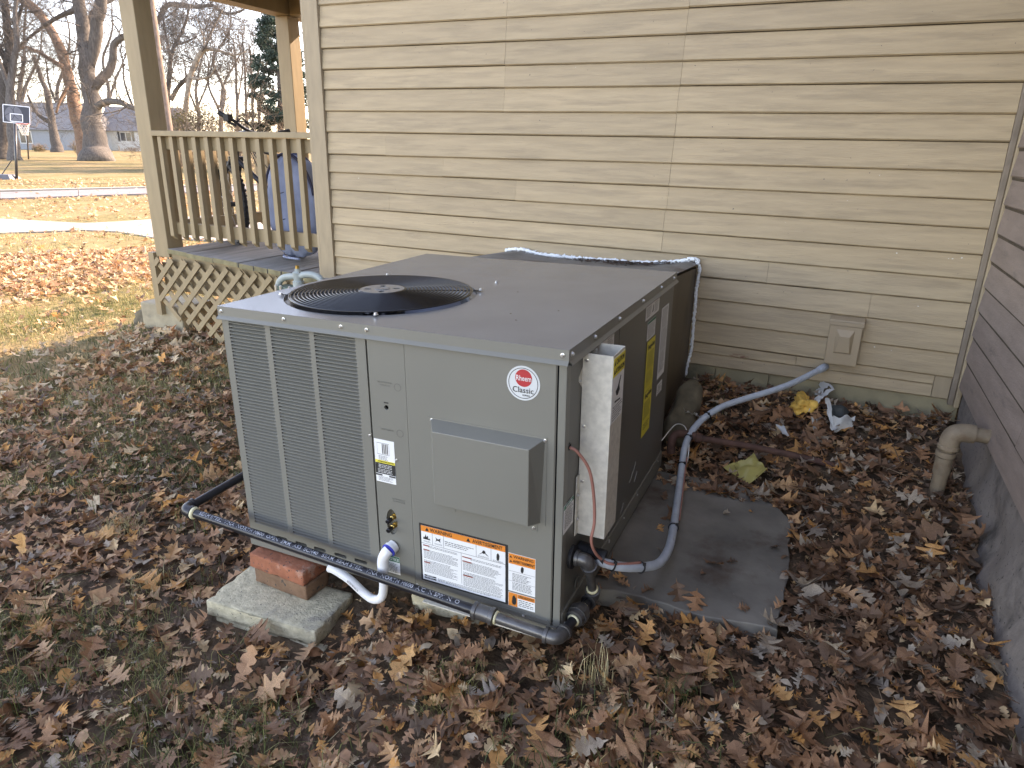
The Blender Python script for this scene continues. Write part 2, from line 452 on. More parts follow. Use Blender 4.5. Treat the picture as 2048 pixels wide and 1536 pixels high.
def band(name, near, far, mat, lift, thick, label, n=4):
    """paving strip between two pixel polylines dropped on the terrain"""
    m = MB(); A = [hit(*p) for p in near]; B = [hit(*p) for p in far]
    for i in range(len(A) - 1):
        for k in range(n):
            p = []
            for t in (k / n, (k + 1) / n):
                for E_ in (A, B): p.append(lerp(E_[i], E_[i + 1], t))
            q = [p[0], p[2], p[3], p[1]]
            top = [(a[0], a[1], gz(a[0], a[1]) + lift) for a in q]
            # joints between slabs
            c = np.mean(top, 0); top = [tuple(np.array(a) * .992 + c * .008) for a in top]
            bot = [(a[0], a[1], a[2] - thick) for a in top]
            m.hexa(bot + top)
    return tag(m.build(name, mat), label, None, None, 'structure')
band('sidewalk', [(-160, 469), (0, 467), (90, 464), (167, 461), (235, 464), (307, 476), (420, 482), (560, 488), (700, 490)],
     [(-160, 436), (0, 438), (90, 443), (167, 447), (235, 444), (307, 439), (420, 431), (560, 424), (700, 418)], m_walk, .012, .2, 'pale concrete sidewalk crossing the front lawn', 3)
band('road', [(-300, 412), (0, 399), (295, 389), (560, 381), (700, 378)], [(-300, 394), (0, 386), (295, 378), (560, 371), (700, 369)], m_road, .03, .2, 'narrow greyish road beyond the front lawn', 2)
band('kerb', [(-300, 392), (0, 385), (295, 377.4), (560, 370.5), (700, 368.6)], [(-300, 389), (0, 383), (295, 376), (560, 369.4), (700, 367.6)], m_walk, .06, .2, 'pale kerb edging the far side of the road', 2)

# ================================================================== HOUSE
house = thing('clapboard_house', 'tan clapboard house wall behind the grey cooling unit', 'house', (0, 0, 0))
ZL = [2.1245, 2.0047, 1.8884, 1.7689, 1.6547, 1.5305, 1.4061, 1.2716, 1.1609, 1.0517, .9404, .8316, .7199, .6163, .4917, .375]
ZR = [2.105, 1.985, 1.870, 1.752, 1.6379, 1.5134, 1.3989, 1.2761, 1.1556, 1.0307, .9143, .8005, .690, .5684, .4453, .3254]
XL, XR = -2.981, .688
WY = 3.70
def zrow(i, x):
    if i < 0:
        t = (x - XL) / (XR - XL); return lerp(2.1245, 2.105, t) - i * .1175
    t = (x - XL) / (XR - XL); return lerp(ZL[i], ZR[i], t)
SEAMS = {1: [1016, 1378], 2: [1014, 1373], 3: [1012, 1368], 4: [1011, 1363], 5: [1010, 1357], 6: [1353], 7: [773, 1348], 8: [888, 1343], 9: [1033, 1338],
         10: [781, 1333], 11: [1330], 12: [1545], 13: [1747], 14: [1400], 15: [1700]}
VROW = {1: 34, 2: 70, 3: 110, 4: 155, 5: 200, 6: 243, 7: 286, 8: 326, 9: 380, 10: 396, 11: 430, 12: 480, 13: 568, 14: 600, 15: 690}
def board(zb, zt, xa, xb, parent, mat, y0=WY, name='siding_board', proud=.0175, butt=.0065, n=7):
    """one lapped board between xa and xb, zb / zt give bottom and top heights along x"""
    m = MB(); ring = []
    dz = random.uniform(-.0015, .0015); dy = random.uniform(-.0012, .0012)
    for k in range(n + 1):
        x = lerp(xa, xb, k / n); b = zb(x) + dz + random.uniform(-.0007, .0007); t = zt(x) + .014
        ring.append([(x, y0 + .003, b), (x, y0 - proud + butt + dy, b), (x, y0 - proud + dy, b + butt), (x, y0 - .0015 + dy * .3, t), (x, y0 + .003, t)])
    V = [p for r_ in ring for p in r_]; F = []
    for k in range(n):
        for j in range(4):
            a = k * 5 + j; F.append((a, a + 5, a + 6, a + 1))
    F += [(0, 1, 2, 3, 4), tuple(n * 5 + j for j in (4, 3, 2, 1, 0))]
    m.add(V, F)
    return m.build(name, mat, parent)
for i in range(1, 16):
    cuts = [XL] + sorted(aty(u, VROW[i], WY)[0] for u in SEAMS.get(i, [])) + [XR]
    for a, b in zip(cuts[:-1], cuts[1:]):
        board(lambda x, i=i: zrow(i, x), lambda x, i=i: zrow(i - 1, x), a + .0006, b - .0006, house, m_siding)
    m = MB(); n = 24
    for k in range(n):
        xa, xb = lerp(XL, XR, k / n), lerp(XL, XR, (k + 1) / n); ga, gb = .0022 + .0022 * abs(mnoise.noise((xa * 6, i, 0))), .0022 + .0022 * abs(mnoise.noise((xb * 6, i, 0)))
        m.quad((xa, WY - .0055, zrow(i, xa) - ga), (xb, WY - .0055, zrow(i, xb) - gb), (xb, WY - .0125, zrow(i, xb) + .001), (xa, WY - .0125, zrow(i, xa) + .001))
    m.build('joint_shade_strip', m_jointshade, house)  # strip added under the lip: dirt and contact shadow painted as one dark colour
for i in range(0, -18, -1):
    c = -.85 if i % 3 else .1
    for a, b in ((XL, c), (c, XR)):
        board(lambda x, i=i: zrow(i, x), lambda x, i=i: zrow(i - 1, x), a + .0006, b - .0006, house, m_siding, n=3)
# the narrow patched boards at the foot of the wall
board(lambda x: .279 - .004 * x, lambda x: zrow(15, x), -.56, -.02, house, m_siding, proud=.013)
board(lambda x: .279 - .004 * x, lambda x: zrow(15, x), -.016, .612, house, m_siding, proud=.012)
board(lambda x: .213, lambda x: .272 - .004 * x, -.56, .612, house, m_siding, proud=.016)
board(lambda x: .211, lambda x: zrow(15, x), .616, .686, house, m_trim, proud=.015)
board(lambda x: .375, lambda x: zrow(14, x) - .115, -2.98, -1.75, house, m_siding)
board(lambda x: .26, lambda x: .375, -2.98, -1.75, house, m_siding)
m = MB(); m.box((-3.07, WY + .004, .2), (6, 13, 3.9)); m.build('sheathed_wall', m_siding, house)
# gable above and roof
m = MB()
m.add([(-3.07, WY + .004, 3.9), (6, WY + .004, 3.9), (1.46, WY + .004, 6.6), (-3.07, 13, 3.9), (6, 13, 3.9), (1.46, 13, 6.6)], [(0, 1, 2), (3, 5, 4)])
m.build('gable', m_siding, house)
m = MB()
for s in (-1, 1):
    xe = 1.46 + s * 4.9
    ze = 6.6 - 4.9 * .595
    a = [(xe, 3.25, ze), (1.46, 3.25, 6.66), (1.46, 13.4, 6.66), (xe, 13.4, ze)]
    m.hexa([(x, y, z - .14) for x, y, z in a] + a)
m.build('roof', m_shingle, house)
# corner boards, mouldings and foundation
m = MB(); m.box((-3.088, WY - .03, .28), (-2.982, WY + .01, 3.9)); m.build('corner_trim', m_trim, house, bevel=.003)
m = MB(); m.box((-3.112, WY - .026, .28), (-3.0905, WY + .09, 3.9)); m.build('corner_trim', m_trim, house, bevel=.003)
m = MB(); m.box((.689, WY - .024, .19), (.712, WY + .01, 3.9)); m.build('corner_moulding', M('worn_trim_paint', (.21, .165, .12), .7, var=.2, scale=12, bump=.3), house, bevel=.004)
m = MB(); m.box((.7135, WY - .038, .185), (.7365, WY + .01, 3.9)); m.build('corner_moulding', m_trim, house, bevel=.004)
m = MB()
for a, b in ((-3.05, -1.8), (-1.797, -.42), (-.417, -.14), (-.137, .74)):
    m.box((a, WY + .0, -.3), (b, WY + .06, .24))
m.build('foundation_wall', m_found, house, bevel=.004)
for px, py, mt in ((1480, 712, m_red),):
    m = MB(); P = aty(px, py, WY - .0118)
    for k in range(14):
        c = P + np.array([random.uniform(-.05, .05), -.0004, random.uniform(-.008, .008)])
        w = random.uniform(.006, .02)
        m.quad(c + (-w, 0, -.001), c + (w, 0, -.001), c + (w * .8, 0, .001), c + (-w * .7, 0, .001))
    m.build('scraped_paint', M('faded_red_paint', (.23, .09, .06), .8), house)
# nails and paint flecks on the boards
m = MB()
for i in range(1, 15):
    for x in np.arange(-2.9, .66, .405):
        xx = x + random.uniform(-.03, .03); z = zrow(i, xx) + random.uniform(.012, .02)
        m.lathe([(.0028, 0), (.0028, .0012), (.0, .0016)], 'y', (xx, WY - .0112, z), 6)
m.build('nail_head', M('dull_nail', (.14, .12, .09), .8), house)['kind'] = 'stuff'
m = MB()
for k in range(170):
    x = random.uniform(-.5, .66) if k % 4 else random.uniform(-2.9, .6); i = random.choice([10, 11, 12, 13, 14, 15, 15]) if k % 5 else random.randint(1, 9)
    t = random.uniform(.1, .85); zb, zt = zrow(i, x), zrow(i - 1, x)
    y = WY - .0128 + .0095 * t; r = random.uniform(.0012, .0035); z = lerp(zb, zt, t)
    m.add([(x + r * math.cos(a) * random.uniform(.6, 1.6), y - .0012, z + r * math.sin(a)) for a in (0, 1.2, 2.4, 3.6, 4.9)], [(0, 4, 3, 2, 1)])
m.build('paint_fleck', M('pale_paint_fleck', (.62, .6, .52), .7), house)['kind'] = 'stuff'

# ------------------------------------------------------------------ mauve wing on the right
wing = thing('mauve_house_wing', 'mauve painted clapboard side wall on a bulging parged base', 'house wing', (0, 0, 0))
WX = .731
zed = [.289, .421, .544, .663, .778, .893, 1.012, 1.136] + [1.136 + .119 * k for k in range(1, 17)]
for i in range(len(zed) - 1):
    c = (1.2, 2.55, .4, 1.9)[i % 4]
    for a, b in ((-2.2, c), (c, 3.694)):
        m = MB(); V = []; F = []; n = 9; dz = random.uniform(-.003, .003)
        for k in range(n + 1):
            y = lerp(a + .001, b - .001, k / n); zb = zed[i] + dz + random.uniform(-.0012, .0012); zt = zed[i + 1] + .014
            V += [(WX + .01, y, zb), (WX - .009, y, zb), (WX - .0145, y, zb + .005), (WX - .002, y, zt), (WX + .01, y, zt)]
        for k in range(n):
            for j in range(4):
                q = k * 5 + j; F.append((q + 1, q + 6, q + 5, q))
        F += [(4, 3, 2, 1, 0), tuple(n * 5 + j for j in range(5))]
        m.add(V, F); m.build('siding_board', m_mauve, wing)
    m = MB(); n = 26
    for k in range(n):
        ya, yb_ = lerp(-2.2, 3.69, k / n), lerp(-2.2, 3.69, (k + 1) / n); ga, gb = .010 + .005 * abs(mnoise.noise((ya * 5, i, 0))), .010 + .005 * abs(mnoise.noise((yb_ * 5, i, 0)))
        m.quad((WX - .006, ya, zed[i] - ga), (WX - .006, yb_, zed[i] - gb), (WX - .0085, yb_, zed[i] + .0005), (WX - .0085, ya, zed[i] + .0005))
    if i: m.build('joint_shade_strip', m_jointshade, wing)  # same added strip, painting lip shadow and dirt below the mauve boards
m = MB(); m.box((WX + .004, -2.2, .27), (6, 3.69, 3.05)); m.build('sheathed_wall', m_mauve, wing)
m = MB(); m.hexa([(.45, -2.6, 3.0), (6.2, -2.6, 3.0), (6.2, 3.64, 3.0), (.45, 3.64, 3.0), (.45, -2.6, 3.12), (6.2, -2.6, 3.6), (6.2, 3.64, 3.6), (.45, 3.64, 3.12)]); m.build('roof', m_shingle, wing)
m = MB(); V = []; F = []; ny, nz = 150, 14
for i in range(ny + 1):
    y = lerp(-2.2, 3.69, i / ny)
    for j in range(nz + 1):
        t = j / nz; z = lerp(.30, -.35, t)
        bulge = .055 * min(1, t * 1.6) ** 1.5 * (0.35 + .65 * min(1, max(0, (3.55 - y) / .5)))
        d = mnoise.fractal((y * 2.2, z * 3.2, 1.7), 1., 2., 4) * .038 + mnoise.fractal((y * 8, z * 8, 4), 1., 2., 3) * .012
        V.append((WX + .012 - bulge + d * min(1, t * 3), y, z))
for i in range(ny):
    for j in range(nz):
        a = i * (nz + 1) + j; F.append((a, a + 1, a + nz + 2, a + nz + 1))
m.add(V, F); m.build('parged_foundation', m_mfound, wing, smooth=True)

# ================================================================== PORCH
porch = thing('front_porch', 'tan wooden porch with baluster railing and diagonal lattice skirt', 'porch', (0, 0, 0))
PY = 3.72
for y0 in (PY, 5.28):
    m = MB(); m.box((-4.765, y0, .47 if y0 == PY else .5), (-4.62, y0 + .145, 2.4)); m.build('post', m_porch, porch, bevel=.006)
m = MB(); m.box((-4.775, 3.5, 2.402), (-4.61, 5.9, 2.6)); m.build('beam', m_porch, porch, bevel=.004)
m = MB(); m.box((-4.605, 5.29, 2.402), (-3.08, 5.42, 2.6)); m.build('beam', m_porch, porch, bevel=.004)
m = MB(); m.box((-4.605, PY + .01, 2.402), (-3.08, PY + .13, 2.6)); m.build('beam', m_porch, porch, bevel=.004)
m = MB(); m.hexa([(-4.95, 3.45, 2.605), (-3.075, 3.45, 2.605), (-3.075, 5.95, 2.605), (-4.95, 5.95, 2.605), (-4.95, 3.45, 2.72), (-3.075, 3.45, 3.25), (-3.075, 5.95, 3.25), (-4.95, 5.95, 2.72)])
m.build('porch_roof', m_shingle, porch)
m = MB(); m.box((-3.09, 5.3, .5), (-3.072, 5.42, 2.4)); m.build('post', m_porch, porch)
# side railing
m = MB(); m.box((-4.618, PY - .012, 1.365), (-3.113, PY + .08, 1.403)); m.build('top_rail', m_porch, porch, bevel=.004)
m = MB(); m.box((-4.618, PY + .038, 1.272), (-3.113, PY + .078, 1.363)); m.build('top_rail', m_porch, porch, bevel=.003)
m = MB(); m.box((-4.618, PY + .038, .652), (-3.113, PY + .078, .742)); m.build('bottom_rail', m_porch, porch, bevel=.003)
def baluster_mesh(z0, z1, w=.037):
    m = MB(); m.hexa([(0, 0, z0 + .03), (w, 0, z0 + .03), (w, w, z0), (0, w, z0), (0, 0, z1), (w, 0, z1), (w, w, z1), (0, w, z1)]); return m.mesh('baluster', bevel=.002)
bal_me = baluster_mesh(.612, 1.362); bal_me.materials.append(m_porch)
for u in (312.8, 335.5, 357, 381, 405.7, 430, 455, 481, 508, 534, 562, 591, 619):
    P = aty(u, 268, PY)
    obj('baluster', bal_me, None, porch, (P[0], PY, random.uniform(-.004, .004)))
# front railing, seen from behind
m = MB(); m.box((-4.71, 3.867, 1.365), (-4.62, 5.278, 1.403)); m.build('top_rail', m_porch, porch, bevel=.004)
m = MB(); m.box((-4.67, 3.867, .655), (-4.63, 5.278, .745)); m.build('bottom_rail', m_porch, porch, bevel=.003)
for k in range(11):
    obj('baluster', bal_me, None, porch, (-4.708, 3.95 + k * .122, 0))
# deck boards run away from the wall, their ends show above the lattice
us = [334, 372, 424, 476, 506, 534, 562, 579, 600, 622, 640, 660]
def dedge(u):
    t = (u - 338.6) / (645 - 338.6); v = 498.8 + 61 * t
    P = aty(u, v, lerp(3.70, 3.60, t)); return P
for a, b in zip(us[:-1], us[1:]):
    A, B = dedge(a), dedge(b)
    if B[0] > -3.0: B[0] = -3.0
    zz = random.uniform(-.003, .003)
    yb = 5.44
    f = lambda P, dx: (P[0] + dx, P[1] + random.uniform(-.004, .004))
    (xa, ya), (xb, yb2) = f(A, .003), f(B, -.003)
    za, zb = A[2] + zz, B[2] + zz
    if xb > -3.1:
        pass
    m = MB(); V = [(xa, ya, za - .036), (xb, yb2, zb - .036), (xb, yb, zb - .036), (xa, yb, za - .036), (xa, ya, za), (xb, yb2, zb), (xb, yb, zb), (xa, yb, za)]
    m.hexa(V)
    o = m.build('deck_board', [m_deck, m_deckend], porch, bevel=.003)
    for p in o.data.polygons:
        if p.normal.y < -.8: p.material_index = 1
m = MB(); m.beam((-4.62, 3.76, .43), (-3.1, 3.76, .37), .04, .14); m.build('rim_joist', m_porch, porch)
m = MB(); m.box((-4.76, 3.76, .2), (-3.1, 3.775, .42)); m.hexa([(-3.9, 3.757, -.15), (-3.1, 3.757, -.2), (-3.1, 3.774, -.2), (-3.9, 3.774, -.15), (-3.9, 3.757, .2), (-3.1, 3.757, .2), (-3.1, 3.774, .2), (-3.9, 3.774, .2)]); m.build('backing_panel', m_porch, porch)
m = MB(); m.box((-4.83, 3.70, .0), (-4.772, 3.75, .50)); m.build('skirt_post', m_porch, porch)
# lattice
def clip(p, d, lo, hi):
    t0, t1 = -9, 9
    for k in range(2):
        if abs(d[k]) < 1e-9: continue
        a, b = (lo[k] - p[k]) / d[k], (hi[k] - p[k]) / d[k]
        t0, t1 = max(t0, min(a, b)), min(t1, max(a, b))
    return t0, t1
for lay, (sx, yy) in enumerate(((1, 3.694), (-1, 3.706))):
    for k in range(-2, 19):
        p = np.array([-4.9 + k * .148, .0]); d = np.array([sx * .72, .69])
        topz = lambda x: .5 - (x + 4.6) * .055
        t0, t1 = clip(p, d, (-4.77, -.19), (-3.0, .46))
        # keep clear of the pier under the post
        while t0 < t1 and (p + d * t0)[0] < -4.58 and (p + d * t0)[1] < .085: t0 += .02
        while t0 < t1 and (p + d * t0)[0] < -4.1 and (p + d * t0)[1] < -.17 - ((p + d * t0)[0] + 4.1) * .3 : t0 += .02
        while t1 > t0 and (p + d * t1)[1] > topz((p + d * t1)[0]) - .025: t1 -= .01
        if t1 - t0 < .06: continue
        a, b = p + d * t0, p + d * t1
        m = MB(); m.beam((a[0], yy, a[1]), (b[0], yy, b[1]), .010, .043, up=(0, 1, 0)) if False else None
        dn = np.array([-d[1], d[0]]) * .020 / np.hypot(*d)
        m = MB(); q = [(a[0] - dn[0], a[1] - dn[1]), (b[0] - dn[0], b[1] - dn[1]), (b[0] + dn[0], b[1] + dn[1]), (a[0] + dn[0], a[1] + dn[1])]
        m.hexa([(x, yy, z) for x, z in q] + [(x, yy + .009, z) for x, z in q])
        m.build('lattice_strip', m_porch, porch, bevel=.0012)

m = MB(); m.box((-5.07, 3.74, -.16), (-4.60, 4.12, .072)); o = m.build('pier_block', m_pier, None, bevel=.015)
tag(o, 'tan painted concrete pier block under the porch corner', 'pier block')
def rock(name, c, r, mat, label, cat, sub=3, amp=.35, seed=0):
    bm = bmesh.new(); bmesh.ops.create_icosphere(bm, subdivisions=sub, radius=1)
    for v in bm.verts:
        d = 1 + amp * mnoise.fractal(v.co * 1.3 + Vector((seed, 0, 0)), 1, 2, 4)
        v.co = Vector((v.co.x * r[0] * d, v.co.y * r[1] * d, v.co.z * r[2] * d))
    me = bpy.data.meshes.new(name); bm.to_mesh(me); bm.free()
    me.polygons.foreach_set('use_smooth', [True] * len(me.polygons))
    return tag(obj(name, me, mat, None, tuple(c)), label, cat)
P = hit(308, 645)
rock('stone', (P[0], P[1], P[2] + .03), (.17, .13, .11), m_rock, 'mossy rounded stone on the grass beside the porch pier', 'stone', seed=3)

# ================================================================== PACKAGED AIR CONDITIONER
RU = Matrix(((.9998752, -.000056, -.0158006), (-.0000119, .9999908, -.004298), (.0158007, .0042977, .9998659)))
unit = thing('air_conditioner', 'large grey packaged air conditioner with a round black fan grille on top', 'air conditioner')
unit.matrix_world = Matrix.Translation((-.4994, 1.5305, 0)) @ RU.to_4x4()
UM = np.array(unit.matrix_world)
UW, UD, UH = 1.2, 1.28, .852
ZB = -.028
def u2w(p): return (UM @ np.array([*p, 1.]))[:3]
U = unit
# --- front: louvered panel
cols = [(-1.172, -1.018), (-.997, -.841), (-.823, -.668)]
LZ0, LZ1, NL = .062, .813, 64
pitch = (LZ1 - LZ0) / NL
holes = [rect(a, LZ0, b, LZ1) for a, b in cols]
slots = [stadium(x, .03, .052, .013) for x in (-1.137, -1.054, -.967, -.885, -.797, -.713)]
me = plate(rect(-1.198, ZB + .03, -.633, UH - .002), holes + slots, .012, lambda a, b, d: (a, d, b))
louver_panel = obj('louver_panel', me, m_unit, U)
w = cols[0][1] - cols[0][0]
m = MB(); xs = [0, .0025, .008, w - .008, w - .0025, w]; df = [0, .55, 1, 1, .55, 0]
V = []
for x, d in zip(xs, df):
    D = .0125 * d
    V += [(x, .0, 0), (x, .0, .0018), (x, D * .3, .0036), (x, D, pitch - .0040), (x, D, pitch - .0001), (x, 0.0002, pitch - .0001)]
for k in range(5):
    for j in range(5):
        a = k * 6 + j
        m.add([], [])
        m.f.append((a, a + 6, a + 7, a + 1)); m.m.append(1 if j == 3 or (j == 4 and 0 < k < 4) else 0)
m.v = V
lme = m.mesh('louver'); lme.materials.append(m_unit); lme.materials.append(m_dark)
for a, b in cols:
    for k in range(NL):
        obj('louver', lme, None, louver_panel, (a, 0, LZ0 + k * pitch)).scale = ((b - a) / w, 1, 1)
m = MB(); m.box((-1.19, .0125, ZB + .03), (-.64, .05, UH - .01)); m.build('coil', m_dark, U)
# --- service panel and big front panel with an embossed step
vp = stadium(-.576, .212, .036, .09) if False else [(-.576 + .021 * math.cos(t), .214 + .046 * math.sin(t)) for t in np.arange(16) * 2 * PI / 16]
me = plate(rect(-.627, ZB + .03, -.4985, UH - .002), [vp, circle(-.571, .605, .0075, 14)], .008, lambda a, b, d: (a, d, b))
sp = obj('service_panel', me, m_unit, U)
m = MB(); ring = []
for r_, d in ((1, 0.0078), (.82, .022), (.6, .026)):
    ring.append([(-.576 + .021 * r_ * math.cos(t), d, .214 + .046 * r_ * math.sin(t)) for t in np.arange(16) * 2 * PI / 16])
V = [p for r_ in ring for p in r_]; F = []
for i in range(2):
    for j in range(16): F.append((i * 16 + j, i * 16 + (j + 1) % 16, (i + 1) * 16 + (j + 1) % 16, (i + 1) * 16 + j))
F.append(tuple(32 + j for j in range(16)))
m.add(V, F); m.build('valve_recess', m_unit, U, smooth=True)
m = MB(); m.box((-.60, .03, .5), (-.54, .04, .65)); m.build('hole_backing', m_dark, U)
m = MB()
m.add([(-.4975, 0, ZB + .03), (-.492, -.0035, ZB + .03), (-.030, -.0035, ZB + .03), (-.0265, 0, ZB + .03),
       (-.4975, 0, UH - .002), (-.492, -.0035, UH - .002), (-.030, -.0035, UH - .002), (-.0265, 0, UH - .002)],
      [(0, 1, 5, 4), (1, 2, 6, 5), (2, 3, 7, 6)])
m.build('front_panel', m_unit, U)
# two corner posts, dark seams between panels
m = MB(); m.box((-.0225, -.001, ZB + .03), (0.0, .03, UH - .002)); m.build('corner_post', m_unit, U, bevel=.0025)
m = MB(); m.box((-1.2, .0, ZB + .03), (-1.1985, .03, UH - .002)); m.build('corner_post', m_unit, U)
m = MB()
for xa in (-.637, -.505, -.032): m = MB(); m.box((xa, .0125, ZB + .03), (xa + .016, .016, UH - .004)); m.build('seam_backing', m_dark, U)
# --- right side, back, left side
m = MB()
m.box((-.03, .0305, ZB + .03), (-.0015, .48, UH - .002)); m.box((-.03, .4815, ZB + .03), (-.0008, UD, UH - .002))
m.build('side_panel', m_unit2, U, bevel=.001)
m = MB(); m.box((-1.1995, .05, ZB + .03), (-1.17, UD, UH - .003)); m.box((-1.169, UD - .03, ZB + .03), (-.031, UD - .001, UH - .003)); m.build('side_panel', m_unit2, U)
# --- base rail
m = MB(); m.box((-1.203, -.0035, ZB), (.003, .012, ZB + .029)); m.box((-.012, .0125, ZB), (.0035, UD + .003, ZB + .0725)); m.box((-1.203, .0125, ZB), (-1.19, UD, ZB + .029)); m.box((-1.189, .02, ZB + .0), (-.013, UD, ZB + .02))
m.build('base_rail', m_unit, U, bevel=.0015)
m = MB(); m.box((-.47, -.006, .0145), (-.035, -.0037, .019)); m.build('pressed_rib', m_unit, U, bevel=.001)
m = MB(); m.beam((-.45, -.022, ZB + .006), (-.003, -.020, ZB + .003), .034, .004); m.build('support_strip', m_galv, U)
# --- lid with its round opening
FC, FR = (-.835, .385), .332
e = .006
me = plate(rect(-UW - e, -e, e, UD + e), [circle(*FC, FR, 96)], .012, lambda a, b, d: (a, b, UH + .004 - d))
lid = obj('lid', me, m_lid, U)
m = MB()
for (x0, y0, x1, y1, nx_, ny_) in ((-UW - e, -e, e, -e, 0, -1), (e, -e, e, UD + e, 1, 0), (e, UD + e, -UW - e, UD + e, 0, 1), (-UW - e, UD + e, -UW - e, -e, -1, 0)):
    P = lambda x, y, o, z: (x + nx_ * o, y + ny_ * o, z)
    zt, zm, zb = UH + .003, UH - .026, UH - .036
    m.add([P(x0, y0, 0, zt), P(x1, y1, 0, zt), P(x1, y1, .0005, zm), P(x0, y0, .0005, zm), P(x1, y1, .010, zb), P(x0, y0, .010, zb), P(x1, y1, .0095, zb - .002), P(x0, y0, .0095, zb - .002), P(x1, y1, -.004, zb), P(x0, y0, -.004, zb)],
          [(3, 2, 1, 0), (5, 4, 2, 3), (7, 6, 4, 5), (9, 8, 6, 7)])
m.build('lid_flange', m_unit, U)
# fan: shroud, blades, motor, guard of concentric wires
m = MB(); m.lathe([(FR + .004, -.0125), (FR - .018, -.014), (FR - .03, -.02), (FR - .034, -.05), (FR - .034, -.16)], 'z', (*FC, UH + .004), 72); m.f = [f for f in m.f if len(f) < 10]
m.m = m.m[:len(m.f)]
m.build('fan_shroud', m_lid, U, smooth=True)
m = MB(); m.lathe([(FR + .0, -.161), (FR + .0, -.166)], 'z', (*FC, UH), 48); m.build('fan_well', m_dark, U)
for k in range(3):
    m = MB(); V = []
    for i in range(6):
        r_ = lerp(.07, FR - .05, i / 5); hw = lerp(.35, .42, i / 5)
        for j in range(5):
            a = k * 2 * PI / 3 + .4 + lerp(-hw, hw, j / 4)
            V.append((FC[0] + r_ * math.cos(a), FC[1] + r_ * math.sin(a), UH - .10 + .055 * (j / 4) - .01 * math.sin(j)))
    m.add(V, [(i * 5 + j, i * 5 + j + 1, i * 5 + j + 6, i * 5 + j + 5) for i in range(5) for j in range(4)])
    m.build('fan_blade', M('fan_blade_grey', (.16, .18, .22), .4, metal=.3), U, smooth=True)
m = MB(); m.lathe([(.075, -.13), (.075, -.055), (.06, -.045), (0, -.043)], 'z', (*FC, UH), 24); m.build('fan_motor', m_black, U, smooth=True, auto=40)
guard = obj('fan_guard', bpy.data.meshes.new('fan_guard'), None, U)
gr = [.077, .0795, .083] + list(np.linspace(.095, FR - .022, 18)) + [FR - .017]
ghz = lambda r_: UH + .0115 + .008 * (1 - (r_ / FR) ** 2)
for r_ in gr:
    m = MB(); V = []; F = []; n = 96; k4 = 5; wr = .0027
    for i in range(n):
        a = 2 * PI * i / n
        for j in range(k4):
            b = 2 * PI * j / k4
            V.append((FC[0] + (r_ + wr * math.cos(b)) * math.cos(a), FC[1] + (r_ + wr * math.cos(b)) * math.sin(a), ghz(r_) + wr * math.sin(b)))
    for i in range(n):
        for j in range(k4): F.append((i * k4 + j, ((i + 1) % n) * k4 + j, ((i + 1) % n) * k4 + (j + 1) % k4, i * k4 + (j + 1) % k4))
    m.add(V, F); m.build('guard_ring', m_black, guard, smooth=True)
for k in range(4):
    a = k * PI / 2 + .55
    m = MB(); pts = [(FC[0] + r_ * math.cos(a), FC[1] + r_ * math.sin(a), ghz(r_) - .0042) for r_ in np.linspace(.06, FR - .016, 8)] + [(FC[0] + (FR + .014) * math.cos(a), FC[1] + (FR + .014) * math.sin(a), UH + .0075)]
    m.tube(pts, .0026, 6); m.build('guard_spoke', m_black, guard, smooth=True)
hub = plate(circle(*FC, .0765, 40), [[(FC[0] + math.cos(t) * .05 + dx * math.cos(t) - dy * math.sin(t), FC[1] + math.sin(t) * .05 + dx * math.sin(t) + dy * math.cos(t)) for dx, dy in stadium(0, 0, .026, .020, 4)] for t in (.55, .55 + PI / 2, .55 + PI, .55 + 1.5 * PI)], .002, lambda a, b, d: (a, b, UH + .0225 - d))
obj('guard_hub', hub, m_lid, guard)
m = MB(); m.lathe([(.026, 0), (.026, .0012), (.022, .0024), (.018, .0012), (.0, .0012)], 'z', (*FC, UH + .0228), 28); m.build('hub_boss', m_lid, guard, smooth=True, auto=30)
# --- screws
m = MB(); m.lathe([(.0062, 0), (.0062, .0012), (.0046, .0016), (.0044, .0046), (.0034, .0056), (0, .0056)], 'z', (0, 0, 0), 10)
sme = m.mesh('screw', smooth=True, auto=35); sme.materials.append(m_zinc)
def screw(p, d, s=1.0, parent=U):
    o = obj('screw', sme, None, parent, p, {'f': (PI / 2, 0, 0), 'r': (0, PI / 2, 0), 'u': (0, 0, 0)}[d]); o.scale = (s,) * 3; return o
for x in (-1.19, -.93, -.712, -.62, -.012): screw((x, -e - .0004, UH - .012), 'f')
for y in (.012, .2, .44, .73, 1.0, 1.22): screw((e + .0004, y, UH - .010), 'r', 1.15)
for k in range(4):
    a = k * PI / 2 + .55
    screw((FC[0] + (FR + .014) * math.cos(a), FC[1] + (FR + .014) * math.sin(a), UH + .0092), 'u', 1.3)
screw((-.569, .752, UH + .004), 'u', 1.1)
for p in ((-.639, -.0005, .502), (-.545, -.0005, .437), (-.585, -.004, .004), (-.489, -.004, .008), (-.27, -.004, ZB + .018), (-.02, -.004, ZB + .018), (-.115, -.004, .01)): screw(p, 'f', .75)
for y, z in ((.03, .0), (.47, .035), (.85, .03), (1.2, .028), (.47, .028), (.66, .025)): screw((.0037, y, z), 'r', .7)
